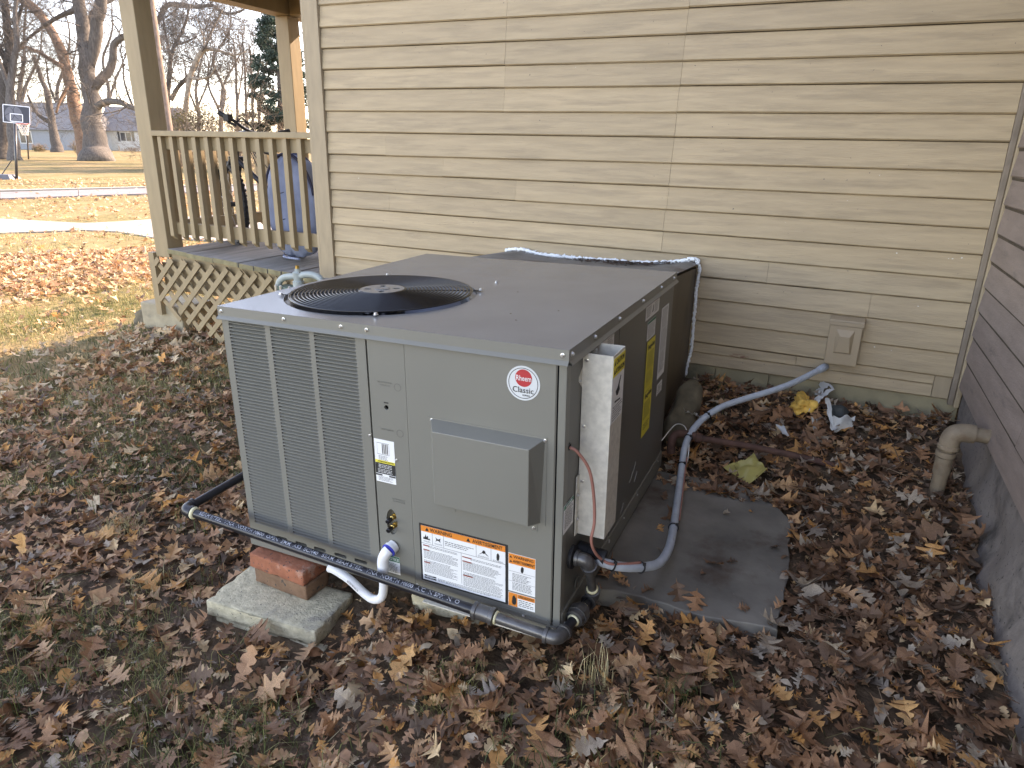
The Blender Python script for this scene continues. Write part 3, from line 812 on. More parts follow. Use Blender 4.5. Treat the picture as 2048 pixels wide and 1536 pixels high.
# --- box-shaped control cover on the front panel
y0 = -.0037
m = MB(); m.box((-.423, y0 - .0014, .333), (-.050, y0 - .0002, .603)); cover = m.build('control_cover', m_unit, U)
m = MB(); d = -.054
fr = [(-.379, .352), (-.081, .352), (-.081, .595 - .012), (-.379, .595 - .012)]
bk = [(-.413, .338), (-.066, .338), (-.056, .598), (-.416, .598)]
V = [(x, y0 + d, z) for x, z in fr] + [(x, y0 - .0012, z) for x, z in bk]
m.add(V, [(0, 1, 2, 3), (1, 0, 4, 5), (2, 1, 5, 6), (3, 2, 6, 7), (0, 3, 7, 4)])
m.build('cover_box', m_unit, cover, bevel=.0022)
for p in ((-.411, y0 - .0014, .594), (-.056, y0 - .0014, .594), (-.352, y0 - .0014, .325), (-.086, y0 - .0014, .318)): screw(p, 'f', .85, cover)
m = MB()
for cx in (-.352, -.086): m.box((cx - .011, y0 - .0012, .308), (cx + .011, y0 - .0002, .334))
m.build('cover_tab', m_unit, cover)
# --- galvanised flue shield on the right side
sh = obj('flue_shield', bpy.data.meshes.new('flue_shield'), None, U)
y1, y2, x1, zb, zt = .121, .236, .086, .255, .815
m = MB(); m.box((.0005, y1, zb), (x1, y1 + .0015, zt)); m.add([(.0005, y1, .775), (.0005, y1, .715), (-.002 + .0, y1 - .03, .745), (.0005, y1 + .0015, .775), (.0005, y1 + .0015, .715)], [(0, 2, 1), (3, 4, 2)]); m.build('shield_front', m_galv, sh)
m = MB(); m.box((x1 - .0015, y1 + .0016, zb), (x1, y2, zt)); m.build('shield_side', m_galv, sh)
m = MB(); m.box((.0005, y2 - .0015, zb), (x1 - .0016, y2, zt)); m.box((.0005, y1 + .07, .76), (.018, y1 + .0715, zt - .004)); m.build('shield_back', m_galv, sh)
m = MB(); m.box((.0008, .098, .258), (.004, .1205, .45)); m.build('shield_foot', m_galv, sh)
for p in ((.012, y1 - .0005, .795), (.01, y1 - .0005, .60), (.012, y1 - .0005, .43)): screw(p, 'f', .9, sh)
for p in ((.006, .085, .745), (.005, .105, .39), (.005, .108, .31)): screw(p, 'r', .9, sh)
# --- printed labels: flat prints, each with its own lettering
def print_lines(parent, boxes, side, lift=.0004, name='small_print', mat=m_ink, seed=1):
    """rows of word-long dashes standing for small print. boxes: (x0, ztop, x1, rows, rowheight)"""
    rr = random.Random(seed); o = None
    for x0, z, x1, rows, rh in boxes:
        m = MB()
        for i in range(rows):
            x = x0; end = x1 - rr.uniform(0, .25) * (x1 - x0) * (1 if rr.random() < .5 else .2)
            while x < end:
                wl = rr.uniform(.6, 2.2) * rh; wl = min(wl, end - x)
                zz = z - i * rh; h = rh * .33
                if side == 'f': m.quad((x, -lift, zz - h), (x + wl, -lift, zz - h), (x + wl, -lift, zz), (x, -lift, zz))
                else: m.quad((lift, x, zz - h), (lift, x + wl, zz - h), (lift, x + wl, zz), (lift, x, zz))
                x += wl + rh * .38
        o = m.build(name, mat, parent)
    return o
def sheet(name, x0, z0, x1, z1, side, mat, parent, lift=0.0, thick=.0006):
    m = MB()
    if side == 'f': m.box((x0, -lift - thick, z0), (x1, -lift, z1))
    else: m.box((lift, x0, z0), (lift + thick, x1, z1))
    return m.build(name, mat, parent)
def lettering(body, cx, cz, size, width, side, mat, parent, lift, bold=.012, name='lettering'):
    me = text_mesh(body, size, width, bold)
    me.materials.append(mat)
    if side == 'f': return obj(name, me, None, parent, (cx, -lift, cz), ROT_FRONT)
    return obj(name, me, None, parent, (lift, cx, cz), ROT_RIGHT)
def poly(parent, name, pts, side, mat, lift):
    m = MB()
    m.add([(a, -lift, b) if side == 'f' else (lift, a, b) for a, b in pts], [tuple(range(len(pts)))])
    return m.build(name, mat, parent)
def tri(parent, cx, cz, s, side, lift, mat=m_ink):
    return poly(parent, 'warning_triangle', [(cx - s / 2, cz - s * .42), (cx + s / 2, cz - s * .42), (cx, cz + s * .48)], side, mat, lift)
F0 = .0037
def label(name, x0, z0, x1, z1, side, mat, off):
    """label sheet as a part whose origin is on the panel surface"""
    o = sheet(name, x0, z0, x1, z1, side, mat, U)
    o.location = (0, -off, 0) if side == 'f' else (off, 0, 0)
    return o
# big warning label
wl = label('warning_label', -.472, .033, -.167, .240, 'f', m_ink, F0)
sheet('label_sheet', -.465, .039, -.175, .234, 'f', m_white, wl, .0007)
sheet('label_header', -.465, .214, -.175, .234, 'f', m_orange, wl, .0014)
lettering('WARNING', -.393, .224, .017, .078, 'f', m_ink, wl, .0023)
lettering('AVERTISSEMENT', -.234, .224, .017, .100, 'f', m_ink, wl, .0023)
tri(wl, -.443, .224, .014, 'f', .0022); tri(wl, -.298, .224, .014, 'f', .0022)
def line(parent, x0, z0, x1, z1, side='f', lift=.0016, mat=m_ink, name='rule_line'):
    m = MB(); q = [(x0, z0), (x1, z0), (x1, z1), (x0, z1)]
    m.add([(a, -lift, b) if side == 'f' else (lift, a, b) for a, b in q], [(0, 1, 2, 3)]); return m.build(name, mat, parent)
line(wl, -.465, .1715, -.175, .1725)
for x in (-.425, -.385, -.272, -.222): line(wl, x - .0005, .1725, x + .0005, .214)
line(wl, -.3245, .062, -.3235, .1715)
# little pictograms: flames, burst, person, hand
poly(wl, 'flame_symbol', [(-.458, .187), (-.432, .187), (-.436, .193), (-.440, .190), (-.441, .202), (-.446, .195), (-.449, .205), (-.453, .193), (-.457, .195)], 'f', m_ink, .0018)
poly(wl, 'burst_symbol', [(-.414, .187), (-.408, .193), (-.401, .192), (-.396, .187), (-.398, .196), (-.395, .204), (-.402, .198), (-.408, .198), (-.413, .204), (-.411, .195)], 'f', m_ink, .0018)
poly(wl, 'person_symbol', [(-.264, .183), (-.252, .193), (-.250, .199), (-.246, .202), (-.242, .199), (-.240, .193), (-.229, .184), (-.236, .186), (-.243, .191), (-.247, .189), (-.251, .191), (-.258, .186)], 'f', m_ink, .0018)
poly(wl, 'hand_symbol', [(-.203, .180), (-.198, .178), (-.195, .184), (-.194, .196), (-.197, .203), (-.200, .204), (-.203, .200), (-.204, .190)], 'f', m_ink, .0018)
print_lines(wl, [(-.380, .198, -.280, 3, .006), (-.458, .182, -.430, 2, .003), (-.418, .182, -.390, 2, .003), (-.266, .180, -.228, 2, .003), (-.216, .178, -.18, 2, .003),
                 (-.440, .166, -.335, 2, .0042), (-.458, .150, -.335, 8, .0042), (-.458, .112, -.335, 11, .0042), (-.292, .161, -.185, 2, .0042), (-.318, .146, -.185, 8, .0042), (-.318, .107, -.18, 12, .0042),
                 (-.41, .055, -.185, 3, .004)], 'f', .0018)
m = MB()
for x, z, w_ in ((-.459, .167, .022), (-.459, .1515, .022), (-.458, .106, .022), (-.320, .1625, .032), (-.320, .1475, .032), (-.319, .097, .034)): m.quad((x, -.0021, z - .004), (x + w_, -.0021, z - .004), (x + w_, -.0021, z), (x, -.0021, z))
m.build('danger_bar', m_dred, wl)
m = MB()
for z in (.058, .050): m.quad((-.459, -.0019, z - .005), (-.416, -.0019, z - .005), (-.416, -.0019, z), (-.459, -.0019, z))
m.build('notice_bar', m_ink, wl)
print_lines(wl, [(-.45, .0568, -.425, 1, .0045), (-.45, .0488, -.425, 1, .0045)], 'f', .0023, mat=m_white)
# small warning and precaution labels
w2 = label('warning_label', -.165, .086, -.078, .216, 'f', m_white, F0)
sheet('label_header', -.164, .181, -.079, .215, 'f', m_orange, w2, .0007)
lettering('WARNING', -.116, .206, .013, .064, 'f', m_ink, w2, .0017); lettering('AVERTISSEMENT', -.115, .191, .013, .070, 'f', m_ink, w2, .0017)
tri(w2, -.157, .205, .009, 'f', .0015); tri(w2, -.157, .190, .009, 'f', .0015)
poly(w2, 'hand_symbol', [(-.124, .159), (-.119, .157), (-.116, .163), (-.115, .174), (-.118, .178), (-.121, .179), (-.124, .174), (-.125, .166)], 'f', m_ink, .0012)
print_lines(w2, [(-.152, .149, -.09, 6, .0046), (-.152, .118, -.088, 6, .0046)], 'f', .0012)
line(w2, -.164, .156, -.079, .1567); line(w2, -.164, .122, -.079, .1226)
w3 = label('precaution_label', -.165, .033, -.078, .081, 'f', m_white, F0)
sheet('label_header', -.164, .034, -.135, .080, 'f', m_orange, w3, .0007); sheet('label_header', -.134, .066, -.079, .080, 'f', m_orange, w3, .0007)
lettering('¡ PRECAUCION !', -.107, .073, .011, .050, 'f', m_ink, w3, .0017)
poly(w3, 'hand_symbol', [(-.150, .040), (-.142, .040), (-.138, .052), (-.139, .066), (-.142, .068), (-.145, .074), (-.148, .072), (-.150, .070), (-.152, .060), (-.153, .048)], 'f', m_ink, .0018)
print_lines(w3, [(-.131, .061, -.083, 4, .0062)], 'f', .0012)
# diagram and attention label beside the seam
b = label('attention_label', -.624, .351, -.551, .496, 'f', m_white, .0003)
line(b, -.613, .446, -.570, .447, mat=m_ink); line(b, -.613, .484, -.570, .485); line(b, -.6135, .446, -.613, .485); line(b, -.570, .446, -.5695, .485)
m = MB()
for k in range(4): m.quad((-.596 + k * .006, -.0012, .449), (-.5925 + k * .006, -.0012, .449), (-.5925 + k * .006, -.0012, .482), (-.596 + k * .006, -.0012, .482))
m.build('coil_diagram', M('diagram_grey', (.12, .11, .10), .5), b)
sheet('label_header', -.6238, .417, -.5512, .426, 'f', m_yellow, b, .0007); sheet('label_band', -.6238, .380, -.5512, .4165, 'f', m_ink, b, .0007)
lettering('ATTENTION/CAUTION', -.585, .4215, .007, .058, 'f', m_ink, b, .0017)
print_lines(b, [(-.612, .412, -.563, 3, .0048), (-.615, .396, -.56, 3, .0048)], 'f', .0018, mat=m_white)
line(b, -.6235, .373, -.60, .378); line(b, -.575, .373, -.5515, .378)
print_lines(b, [(-.615, .370, -.56, 4, .004), (-.61, .441, -.575, 4, .004)], 'f', .0012)
# green notice behind the drain trap
g = label('notice_label', -.610, .022, -.555, .088, 'f', m_white, .0003)
sheet('label_header', -.6095, .068, -.5555, .0875, 'f', m_green, g, .0007); lettering('NOTICE', -.580, .077, .014, .044, 'f', m_white, g, .0017)
print_lines(g, [(-.602, .060, -.565, 7, .005)], 'f', .0012)
# round brand badge
bd = obj('brand_badge', bpy.data.meshes.new('brand_badge'), None, U, (-.122, -F0, .748))
def disc(name, r_, lift, mat, parent, cx=0, cz=0, th=.0006, n=48):
    m = MB(); m.lathe([(r_, lift), (r_, lift + th), (0, lift + th)], 'y', (0, 0, 0), n)
    o = m.build(name, mat, parent, loc=(cx, 0, cz)); return o
m = MB(); m.lathe([(.0485, 0), (.0485, .0006), (.0, .0006)], 'y', (0, 0, 0), 56)
for v in range(len(m.v)): m.v[v] = (m.v[v][0], -abs(m.v[v][1]), m.v[v][2])
m.build('badge_disc', m_badge, bd)
def ringshape(r0, r1, lift, name, mat, parent, cx=0, cz=0, n=56):
    m = MB(); V = []
    for i in range(n):
        a = 2 * PI * i / n
        V += [(cx + r0 * math.cos(a), -lift, cz + r0 * math.sin(a)), (cx + r1 * math.cos(a), -lift, cz + r1 * math.sin(a))]
    m.add(V, [(2 * i, 2 * i + 1, (2 * ((i + 1) % n)) + 1, 2 * ((i + 1) % n)) for i in range(n)]); return m.build(name, mat, parent)
ringshape(.0415, .0432, .001, 'badge_ring', m_ink, bd)
ringshape(.0, .0245, .0010, 'badge_red_disc', m_red, bd, .001, .0145)
lettering('Rheem', .0015, .0135, .0215, .044, 'f', m_white, bd, .0018, .004)
lettering('Classic', 0, -.0195, .0225, .061, 'f', m_ink, bd, .0018, 0)
lettering('SERIES', .009, -.0335, .0058, .022, 'f', m_ink, bd, .0018, 0)
# labels on the right side
S0 = 0.0
lb = label('red_headed_label', .206, .757, .415, .817, 'r', m_white, S0)
sheet('label_header', .207, .803, .305, .816, 'r', m_dred, lb, .0007); sheet('label_header', .330, .803, .414, .816, 'r', m_dred, lb, .0007)
print_lines(lb, [(.345, .797, .40, 5, .007), (.22, .797, .29, 5, .007)], 'r', .0012)
lb = label('red_headed_label', .812, .749, 1.016, .815, 'r', m_white, S0)
sheet('label_header', .813, .800, .885, .814, 'r', m_dred, lb, .0007); sheet('label_header', .935, .800, 1.015, .814, 'r', m_dred, lb, .0007)
print_lines(lb, [(.82, .794, .89, 6, .0065), (.94, .794, 1.0, 6, .0065)], 'r', .0012)
poly(lb, 'figure_symbol', [(.90, .765), (.915, .775), (.918, .79), (.926, .79), (.926, .775), (.92, .765)], 'r', m_ink, .0012)
lb = label('notice_label', .852, .664, .975, .737, 'r', m_white, S0)
sheet('label_header', .853, .727, .974, .736, 'r', m_green, lb, .0007)
print_lines(lb, [(.86, .722, .965, 8, .0068)], 'r', .0012)
yl = label('energy_guide_strip', .861, .27, .986, .658, 'r', m_yellow, .0012)
lettering('EnergyGuide', .923, .634, .026, .10, 'r', m_ink, yl, .0016); lettering('EnergyGuide', .925, .437, .026, .10, 'r', m_ink, yl, .0016)
print_lines(yl, [(.875, .61, .975, 7, .009), (.872, .53, .97, 5, .009), (.872, .41, .972, 8, .009), (.875, .32, .97, 3, .009)], 'r', .0012)
for z in (.545, .478, .455): line(yl, .864, z, .984, z + .0015, 'r', .0013)
lb = label('rating_label', 1.075, .446, 1.198, .743, 'r', m_white, S0)
print_lines(lb, [(1.085, .735, 1.185, 10, .008), (1.085, .650, 1.19, 11, .008), (1.085, .556, 1.18, 11, .008)], 'r', .0012)
lb = label('barcode_label', 1.086, .371, 1.175, .420, 'r', m_white, S0)
print_lines(lb, [(1.095, .412, 1.165, 5, .009)], 'r', .0012)
lb = label('notice_label', .004, .312, .083, .401, 'r', m_white, .0006)
sheet('label_header', .0045, .388, .0825, .4005, 'r', m_green, lb, .0007); lettering('NOTICE', .043, .394, .010, .05, 'r', m_white, lb, .0017)
print_lines(lb, [(.012, .382, .075, 11, .0055)], 'r', .0012)
cl = obj('caution_label', bpy.data.meshes.new('caution_label'), None, U, (x1, 0, 0))
sheet('label_sheet', .1235, .615, .2335, .806, 'r', m_white, cl, .0002); sheet('label_header', .124, .752, .233, .8055, 'r', m_yellow, cl, .0009)
lettering('CAUTION', .186, .791, .02, .075, 'r', m_ink, cl, .0019); lettering('ATTENTION', .186, .766, .02, .085, 'r', m_ink, cl, .0019)
tri(cl, .136, .791, .016, 'r', .0018); tri(cl, .136, .766, .016, 'r', .0018)
poly(cl, 'hand_symbol', [(.155, .705), (.172, .712), (.198, .742), (.204, .738), (.190, .715), (.196, .700), (.178, .688), (.165, .690)], 'r', m_ink, .0014)
poly(cl, 'heat_symbol', [(.150, .678), (.205, .672), (.205, .667), (.150, .672)], 'r', m_ink, .0014)
print_lines(cl, [(.135, .662, .225, 6, .0075)], 'r', .0014)
# --- refrigerant ports in the recess
for z in (.229, .197):
    m = MB(); m.lathe([(.0095, 0), (.0095, -.008)], 'y', (-.574, 0, z), 6)
    m.lathe([(.0068, -.006), (.0068, -.014), (.0078, -.015), (.0078, -.022), (.006, -.023), (.006, -.03)], 'y', (-.574, 0, z), 14)
    for k in range(len(m.v)): x, y, zz = m.v[k]; m.v[k] = (x, (y if False else -abs(y)) + .018, zz)
    po = m.build('service_port', m_brass, U, smooth=True, auto=40)
    m = MB(); m.lathe([(.0082, .028), (.0082, .045), (.006, .047), (0, .047)], 'y', (-.574, 0, z), 12)
    for k in range(len(m.v)): x, y, zz = m.v[k]; m.v[k] = (x, -abs(y) + .018, zz)
    m.build('port_cap', m_black, po, smooth=True, auto=40)
# pressed rings and knockouts
for (x, z, side) in ((-.527, .675, 'f'), (-.527, .528, 'f')):
    ringshape(.0105, .0122, .0006, 'knockout_ring', m_unit2, U, x, z, 24)
for body, cx, cz, wd in (('HIGH PRESSURE', -.573, .684, .05), ('SWITCH', -.573, .675, .035), ('LOW PRESSURE', -.573, .532, .045), ('REFRIGERANT', -.545, .30, .05), ('CONNECTIONS', -.545, .292, .045)):
    lettering(body, cx, cz, .007, wd, 'f', m_unit, U, .0006, .0, 'pressed_lettering')
m = MB(); m.box((-.579, -.0006, .618), (-.563, -.0001, .622)); m.build('slot_mark', m_ink, U)
m = MB(); V = []
for (y, z, r_) in ((.036, .571, .011),): m.lathe([(r_, 0), (r_, .002), (r_ * .65, .0022), (r_ * .6, .0005), (0, .0005)], 'x', (-.001, y, z), 18)
m.build('wire_grommet', m_black, U, smooth=True)
m = MB()
for (y, z) in ((.73, .14), (.77, .165), (.80, .11), (.62, .06)):
    m.tube([(.0005, y, z), (.0006, y + .02, z + .012), (.0006, y + .035, z + .03)], .0009, 4)
m.build('scratch_mark', M('scratch_pale', (.42, .42, .40), .5), U)
m = MB(); m.lathe([(.02, 0), (.02, .002), (.0175, .0025), (.0165, 0), (0, 0)], 'x', (.0032, .135, .075), 24); m.build('knockout_ring', m_unit2, U, smooth=True)
m = MB()
for (x, y) in ((-.25, .23), (-.30, .30), (-.42, .62), (-.18, .4)): m.lathe([(.0035, 0), (.002, .001), (0, .001)], 'z', (x, y, UH + .0042), 5)
m.build('lid_speck', m_debris, U)

# ------------------------------------------------------------------ wall duct behind the unit
duct = thing('metal_duct', 'stained metal duct joining the grey cooling unit to the house wall', 'duct', (0, 0, 0))
DX0, DX1, DYA, DYB = -1.69, -.575, 2.80, 3.686
m = MB(); ta, tb, ba, bb = .815, .768, .02, .12
P = [(DX0, DYA, ba), (DX1, DYA, ba), (DX1, DYB, bb), (DX0, DYB, bb), (DX0, DYA, ta - .03), (DX1, DYA, ta - .01), (DX1, DYB, tb - .02), (DX0, DYB, tb - .05)]
m.hexa(P); m.build('duct_body', m_duct, duct, bevel=.004)
BEAD = [aty(u, v, DYB - .018) for u, v in ((1011, 501), (1040, 499), (1075, 507), (1110, 512), (1160, 517), (1220, 521), (1290, 526), (1345, 524), (1390, 519), (1397, 527))]
def sealz(x): return float(np.interp(x, [p[0] for p in BEAD], [p[2] for p in BEAD]))
def topz(x, y):
    t = min(1, (y - DYA) / (DYB - DYA)); s = (x - DX0) / (DX1 - DX0); return lerp(ta + .004 + (s - 1) * .021, sealz(x) - .008, t)
m = MB(); n = 30; V = []; F = []
for i in range(n + 1):
    for j in range(13):
        x = lerp(DX0 - .01, DX1 + .006, i / n); y = lerp(DYA + .03, DYB, j / 12)
        t = (y - DYA) / (DYB - DYA); s = (x - DX0) / (DX1 - DX0)
        V.append((x, y, topz(x, y) + .0015 * mnoise.noise((x * 14, y * 14, 0))))
for i in range(n):
    for j in range(12):
        a = i * 13 + j; F.append((a, a + 13, a + 14, a + 1))
m.add(V, F); m.build('duct_top_flashing', m_ducttop, duct, smooth=True)
m = MB()
for k in range(420):
    x = random.gauss(-.95, .17); y = DYB - abs(random.gauss(0, .09)) - .02
    if not DX0 < x < DX1 - .03: continue
    s = random.uniform(.004, .014); a = random.uniform(0, 6.3); z = topz(x, y) + random.uniform(.004, .012)
    q = [(x + s * math.cos(a + t) * f, y + s * math.sin(a + t) * f, z + random.uniform(-.003, .004)) for t, f in ((0, 1.6), (1.5, .6), (3.1, 1.3), (4.6, .7))]
    m.add(q, [(0, 1, 2, 3)])
m.build('leaf_debris', m_debris, duct)['kind'] = 'stuff'
def bead(pts, r0, name='sealant_bead', seed=0):
    m = MB(); P = spline(pts, 14); rr = [r0 * (1 + .5 * mnoise.noise((i * .6, seed, 0)) + random.uniform(-.15, .25)) for i in range(len(P))]
    P = [p + np.array([random.uniform(-1, 1), random.uniform(-.4, .4), random.uniform(-1, 1)]) * r0 * .35 for p in P]
    m.tube(P, rr, 8)
    for i in range(0, len(P), 2):
        c = P[i] + np.array([random.uniform(-1, 1) * r0, -.004, random.uniform(-1.3, 1.3) * r0]); s = r0 * random.uniform(.3, .75)
        m.lathe([(0, -s), (s * .8, -s * .5), (s, 0), (s * .7, s * .6), (0, s)], 'z', tuple(c), 6)
    return m.build(name, m_foam, duct, smooth=True)
top = [aty(u, v, DYB - .018) + np.array([0, 0, .001]) for u, v in ((1011, 501), (1040, 499), (1075, 507), (1110, 512), (1160, 517), (1220, 521), (1290, 526), (1345, 524), (1390, 519), (1397, 527))]
bead(top, .0095, seed=1)
bead([aty(u, v, DYB - .014) for u, v in ((1396, 524), (1400, 540), (1396, 560), (1393, 580), (1391, 610), (1387, 650), (1384, 690), (1379, 715), (1371, 750))], .0075, seed=5)
m = MB()
for k in range(40):
    P = aty(random.uniform(1060, 1390), random.uniform(512, 540), DYB - .01); s = random.uniform(.002, .005)
    m.lathe([(0, -s), (s, 0), (0, s)], 'z', (P[0], P[1] - random.uniform(0, .1), topz(P[0], 3.6) + .006), 5)
m.build('sealant_drip', m_foam, duct)
m = MB()
for z in (UH + .0,): pass

# ================================================================== PIPES AND SUPPORTS ROUND THE UNIT
gp = thing('gas_pipe', 'black iron gas pipe running round the front of the grey unit', 'gas pipe')
PR = .0158
A = u2w((-1.40, -.10, .114)); B = u2w((.016, -.056, .008))
def seg(name, a, b, r, mat, parent, n=18, ext=0): 
    m = MB(); a = np.array(a); b = np.array(b); d = (b - a) / np.linalg.norm(b - a)
    m.tube([a - d * ext, b + d * ext], r, n); return m.build(name, mat, parent, smooth=True, auto=40)
def elbow(name, p, d1, d2, r, mat, parent, R0=1.55, arm=.042):
    """threaded elbow at p with arms along d1 and d2, rolled collars at both ends"""
    p = np.array(p, float); d1 = np.array(d1, float); d2 = np.array(d2, float); d1 /= np.linalg.norm(d1); d2 /= np.linalg.norm(d2)
    m = MB(); pts = [p + d1 * arm]
    for t in np.linspace(0, 1, 9):
        pts.append((1 - t) ** 2 * (p + d1 * arm * .55) + 2 * t * (1 - t) * p + t * t * (p + d2 * arm * .55))
    pts.append(p + d2 * arm)
    m.tube(pts, r * 1.33, 18)
    for d in (d1, d2): m.tube([p + d * (arm - .012), p + d * (arm - .011), p + d * (arm - .001), p + d * arm], [r * 1.33, r * 1.55, r * 1.55, r * 1.33], 18)
    return m.build(name, mat, parent, smooth=True, auto=40)
dAB = (B - A) / np.linalg.norm(B - A)
cpl = A + dAB * (np.linalg.norm(B - A) - .235)
seg('pipe_run', A + dAB * .03, cpl - dAB * .02, PR, m_iron, gp)
seg('pipe_run', cpl + dAB * .02, B - dAB * .03, PR, m_fit, gp)
m = MB(); m.tube([cpl - dAB * .035, cpl - dAB * .034, cpl - dAB * .022, cpl - dAB * .02, cpl + dAB * .02, cpl + dAB * .022, cpl + dAB * .034, cpl + dAB * .035], [.02, .027, .027, .024, .024, .027, .027, .02], 18)
m.build('pipe_coupling', m_fit, gp, smooth=True, auto=40)
def dope(p, d, r=PR * 1.2, w=.008):
    p = np.array(p); d = np.array(d); m = MB(); m.tube([p - d * w / 2, p - d * w * .2, p + d * w * .3, p + d * w / 2], [r * .8, r * 1.12, r * 1.05, r * .8], 14)
    return m.build('pipe_dope', m_dope, gp, smooth=True)
dope(cpl + dAB * .040, dAB)
# elbow at the far left and the return leg
ret = u2w((-1.31, .22, .135)) - A; ret = np.array([.14, .34, .028]); ret /= np.linalg.norm(ret)
ret = u2w((-1.40, .176, .122)) - A; ret /= np.linalg.norm(ret)
elbow('pipe_elbow', A, dAB, ret, PR, m_iron, gp); dope(A + dAB * .046, dAB, PR * 1.3, .014)
seg('pipe_run', A + ret * .03, A + ret * 1.15, PR, m_iron, gp)
E2 = A + ret * 1.15
seg('pipe_run', E2, E2 + np.array([0, .9, .0]), PR, m_iron, gp)
# front right elbow, union, riser into the cabinet
p3 = u2w((.046, .175, .012)); dB = (p3 - B) / np.linalg.norm(p3 - B)
elbow('pipe_elbow', B, -dAB, dB, PR, m_fit, gp)
seg('pipe_run', B + dB * .03, p3 - dB * .02, PR * .92, m_iron, gp)
um = B + dB * .128
m = MB(); m.tube([um - dB * .028, um - dB * .027, um - dB * .012, um - dB * .011], [.02, .027, .029, .02], 18); m.tube([um - dB * .012, um + dB * .012], .034, 8); m.tube([um + dB * .012, um + dB * .028], .026, 18)
m.build('pipe_union', m_fit, gp, smooth=True, auto=35)
dope(um - dB * .032, dB, PR * 1.12, .008); dope(um + dB * .034, dB, PR * 1.12, .009)
top = u2w((.052, .082, .197)); p3b = np.array([top[0] + .003, p3[1], p3[2]])
rdir = np.array(top) - p3; rdir /= np.linalg.norm(rdir)
elbow('pipe_elbow', p3, -dB, rdir, PR, m_fit, gp, arm=.040); dope(p3 + rdir * .044, rdir, PR * 1.1, .009)
inw = u2w((0, .082, .197)) - top; inw /= np.linalg.norm(inw)
seg('pipe_run', p3 + rdir * .03, top - rdir * .03, PR * .9, m_fit, gp)
elbow('pipe_elbow', top, -rdir, inw, PR, m_fit, gp, arm=.038)
seg('pipe_run', top + inw * .02, u2w((-.01, .082, .197)), PR * .9, m_fit, gp)
m = MB(); c = u2w((.004, .082, .197)); m.tube([c - inw * .007, c - inw * .006, c + inw * .004], [.026, .036, .036], 18); m.build('pipe_grommet', m_rubber, gp, smooth=True, auto=40)
# white stencilled letters along the pipe
stencil = 'SEAH STEEL  VINA  NORTH H600  OPEN  EMM  A53  SCH40   SEAM  SEAH STEEL  VINA  NORTH H600  A/C  N SPPI  N  O'
me = text_mesh(stencil, .018, np.linalg.norm(cpl - A) - .16, .012)
lx = dAB; lup = np.array([0, -.42, .9]); lup -= lx * lup.dot(lx); lup /= np.linalg.norm(lup)      # surface normal on the pipe's upper front
ly = np.cross(lup, lx)
co = np.empty(len(me.vertices) * 3, np.float32); me.vertices.foreach_get('co', co); co = co.reshape(-1, 3).astype(float)
mid = (A + cpl) / 2; ang = co[:, 1] / PR
P = mid + co[:, :1] * lx + (PR + .0004) * (np.cos(ang)[:, None] * lup + np.sin(ang)[:, None] * ly)
me.vertices.foreach_set('co', P.astype(np.float32).ravel()); me.materials.append(M('white_stencil', (.62, .64, .68), .6, var=.3, scale=60))
obj('stencil_lettering', me, None, gp)

# PVC condensate trap
dr = thing('drain_trap', 'white plastic drain trap curling out of the front of the unit', 'drain pipe')
W = lambda x, y, z: u2w((x, y, z))
m = MB(); m.tube([W(-.574, .0, .128), W(-.577, -.014, .125), W(-.577, -.0141, .125), W(-.579, -.022, .123)], [.021, .021, .0235, .0235], 20); m.build('drain_adapter', m_pvc, dr, smooth=True, auto=40)
m = MB(); m.tube([W(-.5785, -.0215, .1232), W(-.579, -.0245, .1222)], [.0241, .0241], 20); m.build('primer_ring', m_blue, dr, smooth=True, auto=40)
P = spline([W(-.579, -.023, .123), W(-.585, -.033, .114), W(-.594, -.036, .090), W(-.596, -.036, .05)], 6)
m = MB(); m.tube(P, [.0185] * len(P), 20); m.build('drain_elbow', m_pvc, dr, smooth=True, auto=40)
P = spline([W(-.596, -.036, .056), W(-.600, -.036, -.02), W(-.614, -.036, -.060), W(-.645, -.038, -.072), W(-.680, -.040, -.056), W(-.73, -.044, -.018), W(-.785, -.046, .004), W(-.81, -.046, .006)], 8)
m = MB(); m.tube(P, [.0145] * len(P), 20, cap=False); m.tube(P[::-1], [.0125] * len(P), 16, cap=False); m.build('trap_bend', m_pvc, dr, smooth=True)
m = MB()
for k in range(9):
    c = P[34] + (P[40] - P[34]) * (k / 9); m.box(tuple(c + np.array([0, -.0182, .004])), tuple(c + np.array([.0016 if k % 2 else .003, -.0178, .012])))
m.build('barcode_print', M('pale_print', (.3, .3, .32), .6), dr)

